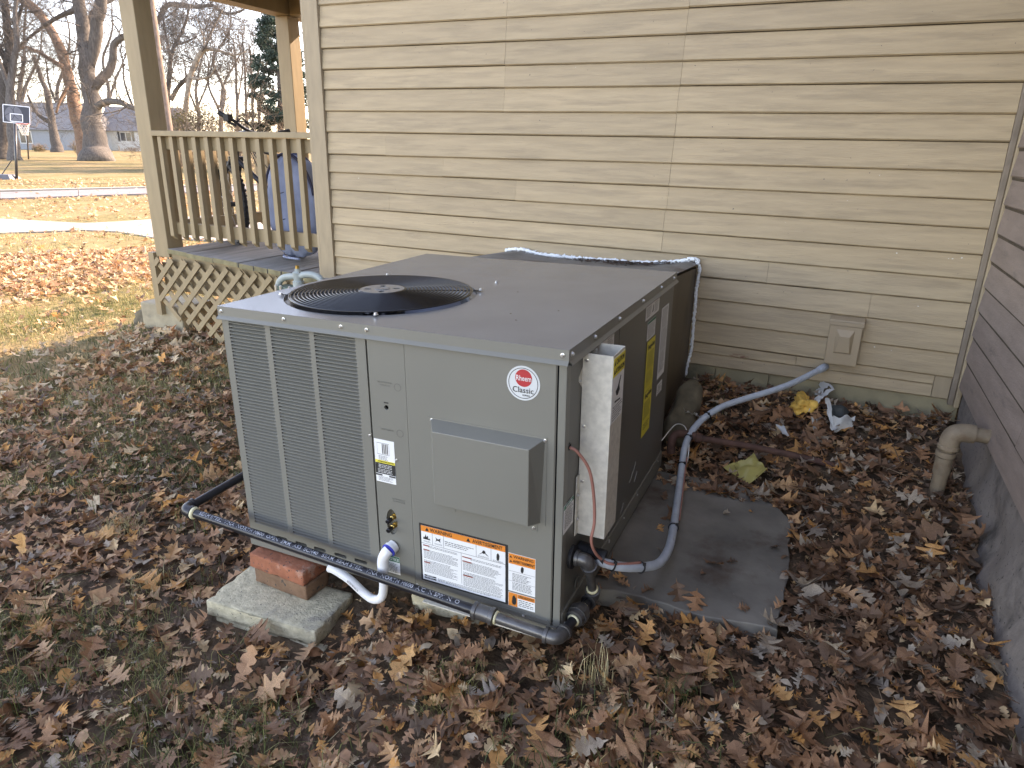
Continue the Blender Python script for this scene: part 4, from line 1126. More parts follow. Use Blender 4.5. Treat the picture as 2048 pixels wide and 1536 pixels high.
# bricks and blocks that carry the front corner
def rough_block(name, lo, hi, mat, rotz, label, cat, n=3, amp=.0035, seed=0, chips=True):
    bm = bmesh.new(); bmesh.ops.create_cube(bm, size=1)
    c = [(a + b) / 2 for a, b in zip(lo, hi)]; s = [b - a for a, b in zip(lo, hi)]
    for v in bm.verts: v.co = Vector((v.co.x * s[0], v.co.y * s[1], v.co.z * s[2]))
    bmesh.ops.bevel(bm, geom=bm.edges[:], offset=min(s) * .09, segments=2, profile=.5, affect='EDGES')
    bmesh.ops.triangulate(bm, faces=bm.faces[:])
    for _ in range(n): bmesh.ops.subdivide_edges(bm, edges=[e for e in bm.edges if e.calc_length() > min(s) * .22], cuts=1, use_grid_fill=True)
    for v in bm.verts:
        p = Vector((v.co.x + seed, v.co.y, v.co.z))
        d = mnoise.fractal(p * 18, 1, 2, 4) * amp + mnoise.noise(p * 90) * amp * .35
        e = sum(1 for k in range(3) if abs(abs(v.co[k]) - s[k] / 2) < min(s) * .12)
        if e >= 2 and chips: d -= max(0, mnoise.noise(p * 30)) * amp * 3.2
        v.co += v.co.normalized() * d
    bmesh.ops.recalc_face_normals(bm, faces=bm.faces[:])
    me = bpy.data.meshes.new(name); bm.to_mesh(me); bm.free()
    me.polygons.foreach_set('use_smooth', [True] * len(me.polygons))
    return tag(obj(name, me, mat, None, c, (0, 0, rotz)), label, cat)
BR = [atz(u, v, -.052) for u, v in ((497, 1105), (605, 1145))]
bx0, by0 = BR[0][0], BR[0][1]; bx1, by1 = BR[1][0], BR[1][1]
yaw = math.atan2(by1 - by0, bx1 - bx0); L_ = math.hypot(bx1 - bx0, by1 - by0)
ax = np.array([math.cos(yaw), math.sin(yaw)]); ay = np.array([-math.sin(yaw), math.cos(yaw)])
def brick(z0, z1, off, mat, label, Lx=L_, dy=0.):
    c = np.array([bx0, by0]) + ax * (Lx / 2 + off) + ay * (.06 + dy)
    o = rough_block('brick', (-Lx / 2, -.06, z0), (Lx / 2, .06, z1), mat, yaw, label, 'brick', seed=off * 50 + z0, amp=.0028)
    o.location = (c[0], c[1], (z0 + z1) / 2); return o
brick(-.112, -.054, 0, m_brick, 'orange red brick on top of the pair under the unit corner')
brick(-.171, -.113, .014, m_brick2, 'dull brown brick below the orange brick under the unit corner', L_ - .010, .004)
bc = np.mean([atz(u, v, -.172) for u, v in ((410, 1200), (630, 1265), (697, 1183), (490, 1130))], 0)
p0, p1 = atz(410, 1200, -.172), atz(630, 1265, -.172)
yb_ = math.atan2(p1[1] - p0[1], p1[0] - p0[0])
LB = np.hypot(*(p1 - p0)[:2])
o = rough_block('concrete_block', (-LB / 2, -.115, -.03), (LB / 2, .115, .03), m_conc, yb_, 'flat speckled concrete block carrying the two bricks', 'concrete block', n=4, amp=.004)
ayb = np.array([-math.sin(yb_), math.cos(yb_)]); cb = (p0 + p1)[:2] / 2 + ayb * .115
o.location = (cb[0], cb[1], -.203)
o = rough_block('concrete_block', (-LB / 2, -.11, -.03), (LB / 2, .11, .03), m_conc, yb_ - .03, 'lower concrete block half buried under leaves below another block', 'concrete block', n=3, amp=.004, seed=4)
o.location = (cb[0] + .035, cb[1] - .004, -.265)
for (x, y, zt) in ((-.93, 1.68, -.05), (-1.55, 2.6, -.03)):
    o = rough_block('concrete_block', (-.13, -.09, -.05), (.13, .09, .05), m_conc, .05, 'pale concrete block under the middle of the unit front' if y < 2 else 'pale concrete block under the back of the unit', 'concrete block', n=3, amp=.003, seed=x)
    o.location = (x, y, zt - .052)

# flagstone under and beside the unit
m = MB(); out = [(-.62, 1.80), (-.36, 1.84), (-.12, 1.845), (.086, 1.872), (.092, 2.2), (.078, 2.60), (-.02, 2.72), (-.12, 2.79), (-.32, 2.80), (-.62, 2.76)]
ztop = lambda x, y: -.041 + .007 * (y - 2.2)
bm = bmesh.new(); vs_ = [bm.verts.new((x, y, ztop(x, y))) for x, y in out]; f = bm.faces.new(vs_)
ex = bmesh.ops.extrude_face_region(bm, geom=[f]); bmesh.ops.translate(bm, verts=[v for v in ex['geom'] if isinstance(v, bmesh.types.BMVert)], vec=(0, 0, -.06))
bmesh.ops.recalc_face_normals(bm, faces=bm.faces[:])
bmesh.ops.bevel(bm, geom=[e for e in bm.edges if abs(e.verts[0].co.z - e.verts[1].co.z) < .03 and e.verts[0].co.z > -.07], offset=.003, segments=1, affect='EDGES')
bmesh.ops.triangulate(bm, faces=bm.faces[:])
for _ in range(4): bmesh.ops.subdivide_edges(bm, edges=[e for e in bm.edges if e.calc_length() > .05], cuts=1)
for v in bm.verts:
    n_ = mnoise.fractal(v.co * 9, 1, 2, 4); v.co.z += n_ * .0045; v.co.x += n_ * .010; v.co.y += mnoise.noise(v.co * 14) * .008 + n_ * .008
me = bpy.data.meshes.new('flagstone'); bm.to_mesh(me); bm.free(); me.polygons.foreach_set('use_smooth', [True] * len(me.polygons)); me.set_sharp_from_angle(angle=R(40))
tag(obj('flagstone', me, m_slab), 'dark grey flagstone slab lying beside the unit', 'flagstone')

# flexible conduit from the unit to the wall box
cn = thing('electrical_conduit', 'grey flexible electrical conduit snaking from the unit to the wall box', 'conduit')
cp = [u2w((.075, .150, .178)), atz(1200, 1122, .168), atz(1240, 1133, .14), atz(1285, 1134, .10), atz(1318, 1126, .066), atz(1337, 1098, .042), atz(1346, 1060, .02), atz(1353, 1015, .004), atz(1359, 970, .002), atz(1364, 930, .03), atz(1371, 890, .08), atz(1387, 858, .125), atz(1412, 833, .165), atz(1445, 813, .20), atz(1495, 796, .225), atz(1545, 781, .25), atz(1590, 764, .27), aty(1636, 741, 3.62), aty(1652, 733, 3.685)]
CP = spline(cp, 9)
m = MB(); rr = [.0145 + .0009 * (i % 2) for i in range(len(CP) * 3)]
CPd = spline(CP[::3], 10)
m.tube(CPd, [.0143 + .0008 * (i % 2) for i in range(len(CPd))], 16); m.build('conduit_tube', m_cond, cn, smooth=True)
m = MB(); a0 = u2w((.0, .150, .186)); a1 = u2w((.085, .150, .174)); m.tube([a0, lerp(a0, a1, .35), lerp(a0, a1, .36), lerp(a0, a1, .7), lerp(a0, a1, .71), a1], [.025, .025, .021, .021, .0235, .0235], 12); m.build('conduit_connector', m_rubber, cn, smooth=True, auto=40)
m = MB(); m.tube([CP[-10], CP[-8], CP[-4], CP[-1]], [.0165, .0195, .0195, .0165], 16); m.build('conduit_connector', m_cond, cn, smooth=True, auto=40)
for fi in (.095, .165, .345, .50, .585, .675):
    i = int(fi * (len(CP) - 1)); c = CP[i]; t = CP[i + 1] - CP[i - 1]; t /= np.linalg.norm(t)
    n1 = np.cross(t, [0, 0, 1]); n1 /= np.linalg.norm(n1); n2 = np.cross(n1, t)
    m = MB(); m.tube([c + .0175 * (math.cos(a) * n1 + math.sin(a) * n2) for a in np.linspace(0, 2 * PI, 15)], .0027, 6)
    h = c + .019 * (n1 * .6 + n2 * .75); m.box(tuple(h - .0045), tuple(h + .0045)); m.build('cable_tie', m_rubber, cn, smooth=True, auto=50)
tw = thing('thermostat_wire', 'thin pinkish brown wire drooping from a hole in the unit side', 'wire')
q = [u2w((0, .036, .569)), u2w((.022, .042, .555)), u2w((.05, .062, .50)), u2w((.062, .075, .42)), u2w((.066, .082, .33)), u2w((.06, .08, .27)), u2w((.066, .10, .22)), CP[int(.07 * len(CP))] + np.array([0, -.012, .016]), CP[int(.098 * len(CP))] + np.array([0, -.015, .013]), CP[int(.13 * len(CP))] + np.array([0, -.008, .017]), CP[int(.165 * len(CP))] + np.array([0, -.004, .019])]
m = MB(); m.tube(spline(q, 8), .0046, 8); m.build('wire_run', m_wire, tw, smooth=True)
q = [CP[int(f * len(CP))] + np.array([.017, 0, .004]) for f in np.linspace(.36, .52, 8)]
m = MB(); m.tube(spline(q, 6), .003, 6); m.build('wire_run', m_wire, tw, smooth=True)
m = MB(); q = [u2w((.0, 1.27, .10)), atz(1350, 850, .11), atz(1368, 852, .13), atz(1375, 868, .11), atz(1378, 890, .08), atz(1376, 915, .04), atz(1372, 930, .01)]
o = m; m.tube(spline(q, 8), .0026, 6); tag(m.build('loose_wire', m_wwire, None, smooth=True), 'thin white wire looping beside the conduit behind the unit', 'wire')

# wall box
m = MB(); bx = thing('electrical_box', 'tan weatherproof electrical box on the clapboard wall', 'electrical box')
X0, X1, Z0, Z1 = .113, .262, .330, .552
m.box((X0, 3.64, Z0), (X1, 3.688, Z1)); m.build('box_body', m_siding if False else M('box_tan_paint', (.36, .27, .17), .5, var=.05), bx, bevel=.004)
m = MB(); m.hexa([(X0 - .004, 3.628, Z1 + .001), (X1 + .004, 3.628, Z1 + .001), (X1 + .004, 3.688, Z1 + .001), (X0 - .004, 3.688, Z1 + .001), (X0 - .004, 3.630, Z1 + .008), (X1 + .004, 3.630, Z1 + .008), (X1 + .004, 3.688, Z1 + .018), (X0 - .004, 3.688, Z1 + .018)]); m.box((X0 - .004, 3.630, Z1 - .020), (X1 + .004, 3.639, Z1 + .0005)); m.build('box_hood', MATS['box_tan_paint'], bx, bevel=.002)
m = MB(); m.box((X0 + .002, 3.634, Z0 + .003), (X1 - .002, 3.6395, Z1 - .022)); 
fx0, fx1, fz0, fz1 = X0 + .034, X1 - .034, Z0 + .062, Z1 - .040
m.add([(fx0, 3.634, fz0), (fx1, 3.634, fz0), (fx1, 3.634, fz1), (fx0, 3.634, fz1), (fx0 + .008, 3.622, fz0 + .006), (fx1 - .008, 3.622, fz0 + .006), (fx1 - .018, 3.618, fz1 - .032), (fx0 + .018, 3.618, fz1 - .032)], [(0, 1, 5, 4), (1, 2, 6, 5), (2, 3, 7, 6), (3, 0, 4, 7), (4, 5, 6, 7)])
m.build('box_door', MATS['box_tan_paint'], bx, bevel=.0015)

# stone post leaning by the duct
a = np.array([-.485, 3.05, .0]); b_ = aty(1386, 762, 3.34)
m = MB(); k = 14; pts = [lerp(a, b_, i / (k - 1)) for i in range(k)]
m.tube(pts, [.07, .076, .078, .077, .075, .073, .071, .069, .066, .063, .060, .056, .047, .026], 22)
for i, v in enumerate(m.v):
    d = mnoise.fractal(Vector(v) * 9, 1, 2, 4) * .022 + mnoise.noise(Vector(v) * 40) * .004; c = np.array(pts[min(k - 1, i // 22)]); n_ = np.array(v) - c; n_ /= np.linalg.norm(n_) + 1e-9; m.v[i] = tuple(np.array(v) + n_ * d)
tag(m.build('stone_post', m_rock, None, smooth=True), 'weathered mossy stump of stone leaning against the duct', 'stone')
# rusty pipe on the leaves behind the flagstone
m = MB(); q = [atz(1342, 905, .02), atz(1343, 885, .07), atz(1350, 870, .10), atz(1370, 868, .105), atz(1400, 876, .10), atz(1500, 893, .08), atz(1600, 914, .055), atz(1700, 940, .02), atz(1780, 962, -.02)]
m.tube(spline(q, 6), .0145, 14); o = m.build('rusty_pipe', m_rust, None, smooth=True); tag(o, 'rusty brown pipe lying on leaves behind the flagstone', 'pipe')
m = MB(); m.tube(spline(q[:5], 6), .019, 14); e_ = q[4]; d = (q[5] - q[4]) / np.linalg.norm(q[5] - q[4]); m.tube([e_ - d * .02, e_ - d * .018, e_ + d * .003, e_ + d * .004], [.019, .023, .023, .019], 14); m.build('pipe_elbow', m_rust, o, smooth=True, auto=40)
# tan vent pipe out of the mauve wall
vp = thing('vent_pipe', 'weathered tan elbow pipe rising from leaves into the mauve wall', 'pipe')
b0 = np.array([.592, 2.915, -.06]); t0 = aty(1905, 862, 2.915); t0[2] = .318
c1 = np.array([.598, 2.915, .318])
seg('pipe_run', b0, c1 - np.array([0, 0, .02]), .027, m_vent, vp, 20)
m = MB(); P = spline([c1 + np.array([0, 0, -.07]), c1 + np.array([0, 0, -.035]), c1 + np.array([.012, 0, -.006]), c1 + np.array([.045, 0, .004]), c1 + np.array([.075, 0, .004])], 5)
m.tube(P, .036, 20); m.tube([P[0] - np.array([0, 0, .004]), P[0], P[0] + np.array([0, 0, .014]), P[0] + np.array([0, 0, .018])], [.034, .039, .039, .034], 20); m.build('pipe_elbow', m_vent, vp, smooth=True, auto=40)
seg('pipe_run', c1 + np.array([.07, 0, .004]), c1 + np.array([.20, 0, .004]), .028, m_vent, vp, 20)
m = MB(); z = .20
for zz in (.225,): m.tube([(.594, 2.915, zz - .012), (.594, 2.915, zz - .010), (.594, 2.915, zz + .010), (.594, 2.915, zz + .012)], [.029, .036, .036, .029], 20)
m.build('pipe_coupling', m_vent, vp, smooth=True, auto=40); m = MB(); m.tube([(.594, 2.915, .14), (.594, 2.915, .21)], .031, 20); m.build('pipe_coupling', m_vent, vp, smooth=True, auto=40)

# scraps of rubbish lying on the leaves by the wall
def crumple(name, quadpts, mat, amp, label, cat, n=16, holes=0., freq=9, seed=0, lift=.01):
    """crumpled sheet draped between four ground pixels (u, v, height above ground)"""
    C4 = []
    for u, v, h in quadpts:
        z = .05
        for _ in range(12):
            P = atz(u, v, z); z = gz(P[0], P[1]) + h
        C4.append(P)
    m = MB(); V = []
    for i in range(n + 1):
        for j in range(n + 1):
            s, t = i / n, j / n
            p = (1 - s) * (1 - t) * C4[0] + s * (1 - t) * C4[1] + s * t * C4[2] + (1 - s) * t * C4[3]
            q = Vector(p) * freq + Vector((seed, 0, 0))
            d = np.array([mnoise.noise(q), mnoise.noise(q + Vector((7, 0, 0))), abs(mnoise.noise(q * 1.4 + Vector((0, 9, 0)))) * 1.6])
            r_ = abs(mnoise.noise(q * 2.1)) * .5
            V.append(p + d * amp + np.array([0, 0, lift + r_ * amp]))
    F = []
    for i in range(n):
        for j in range(n):
            if holes and mnoise.noise(Vector(V[i * (n + 1) + j]) * 22 + Vector((seed, 3, 0))) > holes: continue
            a = i * (n + 1) + j; F.append((a, a + n + 1, a + n + 2, a + 1))
    m.add(V, F); return tag(m.build(name, mat, None, smooth=True), label, cat)
crumple('plastic_film', [(1449, 942, .03), (1507, 915, .06), (1535, 948, .03), (1492, 973, .0)], m_plast_y, .022, 'crumpled translucent yellow plastic film on leaves beside the flagstone', 'plastic scrap', 18, freq=12)
crumple('plastic_rag', [(1634, 770, .05), (1664, 782, .07), (1640, 808, .04), (1618, 834, .0)], m_plast_w, .022, 'torn grey plastic rag hanging beside the yellow foam', 'plastic scrap', 16, .33, freq=14, seed=2)
crumple('plastic_rag', [(1648, 802, .07), (1660, 806, .08), (1672, 868, .02), (1662, 872, .02)], m_plast_w, .018, 'narrow white plastic strip trailing down from the foam scrap', 'plastic scrap', 14, freq=16, seed=4)
crumple('plastic_rag', [(1668, 838, .05), (1706, 842, .04), (1700, 862, .01), (1668, 874, .0)], m_plast_w, .022, 'bunched white plastic rag nearest the mauve wall', 'plastic scrap', 16, .4, freq=15, seed=6)
crumple('plastic_rag', [(1550, 858, .02), (1565, 858, .03), (1580, 878, .01), (1572, 882, .01)], m_plast_w, .012, 'small pale plastic scrap apart from the other rags', 'plastic scrap', 8, freq=15, seed=8)
crumple('plastic_rag', [(1366, 826, .05), (1392, 836, .06), (1410, 846, .03), (1390, 858, .0)], m_plast_w, .026, 'grey torn plastic tatter under the bend of the conduit', 'plastic scrap', 14, .3, freq=18, seed=11)
crumple('plastic_rag', [(1620, 842, .03), (1632, 845, .05), (1640, 868, .0), (1625, 870, .0)], m_plast_w, .014, 'limp white plastic shred in front of the dark rubble', 'plastic scrap', 10, .3, freq=15, seed=13)
P = atz(1607, 806, .15)
rock('foam_scrap', (P[0], P[1], gz(P[0], P[1]) + .03), (.055, .085, .035), m_foamy, 'bright yellow foam scrap beside the torn plastic', 'foam scrap', 4, .75, seed=9)
P = atz(1676, 818, .14)
rock('rubble_stone', (P[0], P[1], gz(P[0], P[1]) + .02), (.05, .05, .035), M('dark_rubble', (.05, .055, .05), .9, var=.3), 'small dark stone behind the white plastic rag', 'stone', 3, .3, seed=12)

# gas meter piping at the back left
gm_ = thing('gas_meter', 'pale grey green gas meter pipework between unit and porch', 'gas meter')
m = MB(); Y = 3.35
q = [aty(557, 585, Y), aty(558, 566, Y), aty(566, 556, Y), aty(578, 553, Y), aty(596, 552, Y)]
m.tube(spline(q, 6), .021, 14); m.build('meter_pipe', m_gas, gm_, smooth=True)
q = [aty(596, 552, Y), aty(615, 549, Y), aty(632, 552, Y), aty(643, 562, Y), aty(648, 590, Y), aty(650, 640, Y)]
m = MB(); m.tube(spline(q, 6), .021, 14); m.build('meter_pipe', m_gas, gm_, smooth=True)
c = aty(596, 553, Y)
m = MB(); m.lathe([(.03, -.20), (.03, -.075), (.036, -.07), (.036, -.03), (.028, -.025), (.03, .0), (.033, .025), (.027, .032), (.018, .034), (.018, .05), (0, .05)], 'z', tuple(c), 18); m.build('regulator_body', m_gas, gm_, smooth=True, auto=45)
m = MB(); m.lathe([(.012, .05), (.012, .07), (0, .07)], 'z', tuple(c), 6); m.build('brass_plug', m_brass, gm_)
m = MB(); x, y, z = c; m.box((x - .155, y - .05, z - .095), (x + .02, y + .05, z - .070)); m.lathe([(.05, -.093), (.05, -.072)], 'z', (x, y, z), 18); m.build('meter_flange', m_gasg, gm_, bevel=.004)
m = MB()
for k, dx in enumerate((-.14, -.10, -.03)): m.lathe([(.009, -.112), (.009, -.06), (0, -.055)], 'z', (x + dx, y - .055, z + .0), 6)
m.build('flange_bolt', m_zinc, gm_)
m = MB(); m.box((x - .13, y - .07, z - .38), (x + .07, y + .08, z - .115)); m.tube([(x - .05, y, z - .38), (x - .05, y, -.3)], .02, 10); m.build('meter_body', m_gas, gm_, bevel=.02)

# ================================================================== ON THE PORCH
bk = thing('bicycle', 'black bicycle parked on the porch behind the railing', 'bicycle')
BY = 4.30
wc = aty(462, 392, BY); wr_ = .335; wc[2] = .50 + wr_ + .01
wd = np.array([.90, -.43, 0]); wd /= np.linalg.norm(wd)      # rolling direction of the turned front wheel
wnrm = np.cross(wd, [0, 0, 1])
def wheel(c, d, parent, rear=False):
    up = np.array([0, 0, 1.]); nrm = np.cross(d, up)
    circ = lambda r_, n=40: [c + r_ * (math.cos(a) * d + math.sin(a) * up) for a in np.linspace(0, 2 * PI, n + 1)]
    w_ = bpy.data.objects.new('wheel', bpy.data.meshes.new('wheel')); link(w_, parent)
    m = MB(); m.tube(circ(wr_ - .027), .027, 8, cap=False)
    for a in np.arange(0, 2 * PI, PI / 24):
        p = c + (wr_ - .002) * (math.cos(a) * d + math.sin(a) * up); t = -math.sin(a) * d + math.cos(a) * up; r_ = math.cos(a) * d + math.sin(a) * up
        for s in (-.013, .013): m.beam(p + nrm * s - t * .008, p + nrm * s + t * .008, .016, .012, up=tuple(r_))
    m.build('tyre', m_rubber, w_, smooth=True, auto=40)
    m = MB(); m.tube(circ(wr_ - .062), .011, 6, cap=False); m.build('rim', m_frame, w_, smooth=True)
    m = MB()
    for k in range(28):
        a = 2 * PI * k / 28; s = .03 if k % 2 else -.03; a2 = a + (.9 if k % 4 < 2 else -.9)
        m.tube([c + nrm * s + .02 * (math.cos(a2) * d + math.sin(a2) * up), c + (wr_ - .06) * (math.cos(a) * d + math.sin(a) * up)], .0012, 3, cap=False)
    m.build('spoke', m_chrome, w_)
    m = MB(); m.tube([c - nrm * .05, c + nrm * .05], .02, 10); m.build('wheel_hub', m_frame, w_, smooth=True, auto=40)
wheel(wc, wd, bk)
rc = wc + np.array([1.04, .03, 0]); 
wheel(rc, np.array([1., 0, 0]), bk)
hd_top = wc + np.array([.155, .0, .55]); hd_bot = wc + np.array([.10, 0, .36])
m = MB()
for s in (-.055, .055):
    m.tube(spline([wc + wnrm * s, wc + wnrm * s + np.array([.03, 0, .2]), hd_bot + wnrm * s * .8], 5), .014, 8)
m.tube([hd_bot - wnrm * .06, hd_bot + wnrm * .06], .02, 8); m.build('fork', m_frame, bk, smooth=True, auto=50)
seat_t = rc + np.array([-.42, 0, .36]); bb = rc + np.array([-.44, 0, -.03])
m = MB()
for a, b, r_ in ((hd_bot, hd_top, .02), (hd_bot, bb, .021), (hd_top - np.array([0, 0, .06]), seat_t, .018), (seat_t, bb, .016), (bb, rc, .010), (seat_t, rc, .008)): m.tube([a, b], r_, 10)
m.build('frame', m_frame, bk, smooth=True, auto=50)
m = MB(); m.tube([seat_t, seat_t + np.array([0.02, 0, .12])], .013, 8); m.box(tuple(seat_t + np.array([-.10, -.06, .12])), tuple(seat_t + np.array([.16, .06, .16]))); m.build('saddle', m_rubber, bk, bevel=.02)
hb = [aty(436, 224, BY - .28), aty(452, 234, BY - .25), aty(470, 243, BY - .2), aty(487, 256, BY - .12), aty(510, 266, BY + .0), aty(545, 270, BY + .16), aty(578, 262, BY + .32)]
m = MB(); m.tube(spline(hb, 6), .0125, 10); m.build('handlebar', m_frame, bk, smooth=True)
m = MB(); m.tube([hb[0], lerp(hb[0], hb[1], .9)], .018, 10); m.build('grip', m_rubber, bk, smooth=True, auto=40)
m = MB(); m.tube([hb[-1], lerp(hb[-1], hb[-2], .7)], .018, 10); m.build('grip', m_rubber, bk, smooth=True, auto=40)
m = MB(); m.tube([hb[1], hb[1] + np.array([.02, 0, -.035]), hb[2] + np.array([.02, -.01, -.03])], .012, 6); m.box(tuple(hb[1] - np.array([.0, .03, .03])), tuple(hb[1] + np.array([.05, .02, .02]))); m.build('brake_lever', m_rubber, bk, bevel=.006)
m = MB(); m.tube([lerp(hb[3], hb[4], .7), hd_top], .018, 8); m.build('stem', m_frame, bk, smooth=True)
m = MB()
for k in range(3):
    m.tube(spline([hb[2] + np.array([.02, 0, 0]), hb[3] + np.array([.05, -.03 - .02 * k, .04 + .02 * k]), hb[4] + np.array([.04, -.05, .01]), hd_top + np.array([.1, -.02, -.05]), hd_bot + np.array([.25 + .05 * k, -.03, -.06])], 6), .004, 5)
m.build('brake_cable', m_rubber, bk, smooth=True)

cu = thing('quilted_cushion', 'round blue quilted cloth bundle with navy piping behind the railing', 'cushion')
cc = aty(590, 412, 4.12); crx, cry, crz = .24, .14, .38
cc[2] = .50 + crz
m = MB(); V = []; n1, n2 = 44, 30
for i in range(n1):
    a = 2 * PI * i / n1
    for j in range(n2 + 1):
        b = -PI / 2 + PI * j / n2
        x, y, z = math.cos(a) * abs(math.cos(b)) ** .75, math.sin(a) * abs(math.cos(b)) ** .8, math.sin(b)
        q = abs(math.sin(x * 7.5)) * abs(math.sin(z * 6.2 + .5)); q = q ** .35
        s = .94 + .075 * q + .05 * mnoise.noise((x * 2.2, y * 2.2, z * 2.2)) + .02 * mnoise.noise((x * 7, y * 7, z * 7))
        V.append((cc[0] + crx * x * s + .03 * (z < -.5) * x, cc[1] + cry * y * s, cc[2] + crz * z * s))
F = [(i * (n2 + 1) + j, ((i + 1) % n1) * (n2 + 1) + j, ((i + 1) % n1) * (n2 + 1) + j + 1, i * (n2 + 1) + j + 1) for i in range(n1) for j in range(n2)]
m.add(V, F); m.build('cushion_cover', m_bluecl, cu, smooth=True)
m = MB(); m.tube([(cc[0] + crx * 1.0 * math.cos(a), cc[1] - .055, cc[2] + crz * 1.0 * math.sin(a)) for a in np.linspace(.25, 2.9, 30)], .011, 8)
m.tube([(cc[0] + crx * .97 * math.cos(a), cc[1] + .055, cc[2] + crz * .99 * math.sin(a)) for a in np.linspace(.25, 2.9, 30)], .011, 8); m.build('piping', m_navy, cu, smooth=True)
m = MB()
for zf in (.28, -.22):
    m.tube([(cc[0] + crx * .93 * x, cc[1] - cry * math.sqrt(max(0, 1 - x * x * .95 - zf * zf * .4)) * .93, cc[2] + crz * (zf + .03 * math.sin(x * 6))) for x in np.linspace(-.75, .75, 16)], .003, 5)
m.build('seam', m_navy, cu)
m = MB(); m.tube(spline([(cc[0] - .12, cc[1] - .03, .512), (cc[0] - .02, cc[1] - .13, .515), (cc[0] + .12, cc[1] - .13, .51)], 6), .009, 8); m.build('hem', m_bluecl, cu, smooth=True)

# ================================================================== FAR BACKGROUND
RH = np.array([.9082, .4186, 0]); RH /= np.linalg.norm(RH); FH = np.array([-RH[1], RH[0], 0])
class Twigs:
    def __init__(s): s.a = []
    def seg(s, p, q, r0, r1): s.a.append((*p, *q, r0, r1))
    def grow(s, p, d, L, r, lvl, up=.08, wig=.28, kids=2, rr=random):
        n = 4 if lvl > 0 else 3
        st = L / n; p = np.array(p, float); d = np.array(d, float)
        for i in range(n):
            d = d + np.array([rr.gauss(0, wig), rr.gauss(0, wig), rr.gauss(0, wig) + up]); d /= np.linalg.norm(d)
            q = p + d * st; r1 = max(.006, r * (1 - .6 * (i + 1) / n)) if lvl else max(.004, r * (1 - .8 * (i + 1) / n))
            s.seg(p, q, max(.008, r * (1 - .6 * i / n)), r1); p = q
            if lvl > 0 and rr.random() < .85:
                for _ in range(1 if rr.random() < .6 else 2):
                    dd = d + np.array([rr.gauss(0, .75), rr.gauss(0, .75), rr.gauss(0, .6)]); dd /= np.linalg.norm(dd)
                    s.grow(p, dd, L * rr.uniform(.45, .75), r1 * .62, lvl - 1, up, wig, kids, rr)
        if lvl > 0:
            for _ in range(kids):
                dd = d + np.array([rr.gauss(0, .5), rr.gauss(0, .5), rr.gauss(0, .4)]); dd /= np.linalg.norm(dd)
                s.grow(p, dd, L * rr.uniform(.5, .75), max(.006, r * .38), lvl - 1, up, wig, kids, rr)
    def build(s, name, mat, parent):
        a = np.array(s.a); p, q, r0, r1 = a[:, :3], a[:, 3:6], a[:, 6], a[:, 7]
        d = q - p; d /= np.linalg.norm(d, axis=1)[:, None] + 1e-9
        ref = np.where(np.abs(d[:, 2:3]) < .9, np.array([[0, 0, 1.]]), np.array([[1., 0, 0]]))
        n1 = np.cross(d, ref); n1 /= np.linalg.norm(n1, axis=1)[:, None]; n2 = np.cross(d, n1)
        V = np.empty((len(a), 6, 3))
        for k in range(3):
            c, s_ = math.cos(k * 2 * PI / 3), math.sin(k * 2 * PI / 3); o = c * n1 + s_ * n2
            V[:, k] = p + o * r0[:, None]; V[:, 3 + k] = q + o * r1[:, None]
        base = np.arange(len(a))[:, None, None] * 6
        F = (base + np.array([[0, 1, 4, 3], [1, 2, 5, 4], [2, 0, 3, 5]])[None]).reshape(-1, 4)
        return obj(name, np_mesh(name, V.reshape(-1, 3), F, smooth=True), mat, parent)
def np_mesh(name, V, F, smooth=False, tone=None):
    me = bpy.data.meshes.new(name); k = F.shape[1]
    me.vertices.add(len(V)); me.vertices.foreach_set('co', V.astype(np.float32).ravel())
    me.loops.add(F.size); me.loops.foreach_set('vertex_index', F.astype(np.int32).ravel())
    me.polygons.add(len(F)); me.polygons.foreach_set('loop_start', np.arange(0, F.size, k, dtype=np.int32)); me.polygons.foreach_set('loop_total', np.full(len(F), k, np.int32))
    if smooth: me.polygons.foreach_set('use_smooth', np.ones(len(F), bool))
    if tone is not None:
        a = me.attributes.new('tone', 'FLOAT', 'POINT'); a.data.foreach_set('value', tone.astype(np.float32))
    me.update(calc_edges=True)
    return me
def limb_pts(px, D, dd=0):
    n = len(px); return [atd(u, v, D + dd * i / max(1, n - 1)) for i, (u, v, r) in enumerate(px)], [r * D / FPX for u, v, r in px]
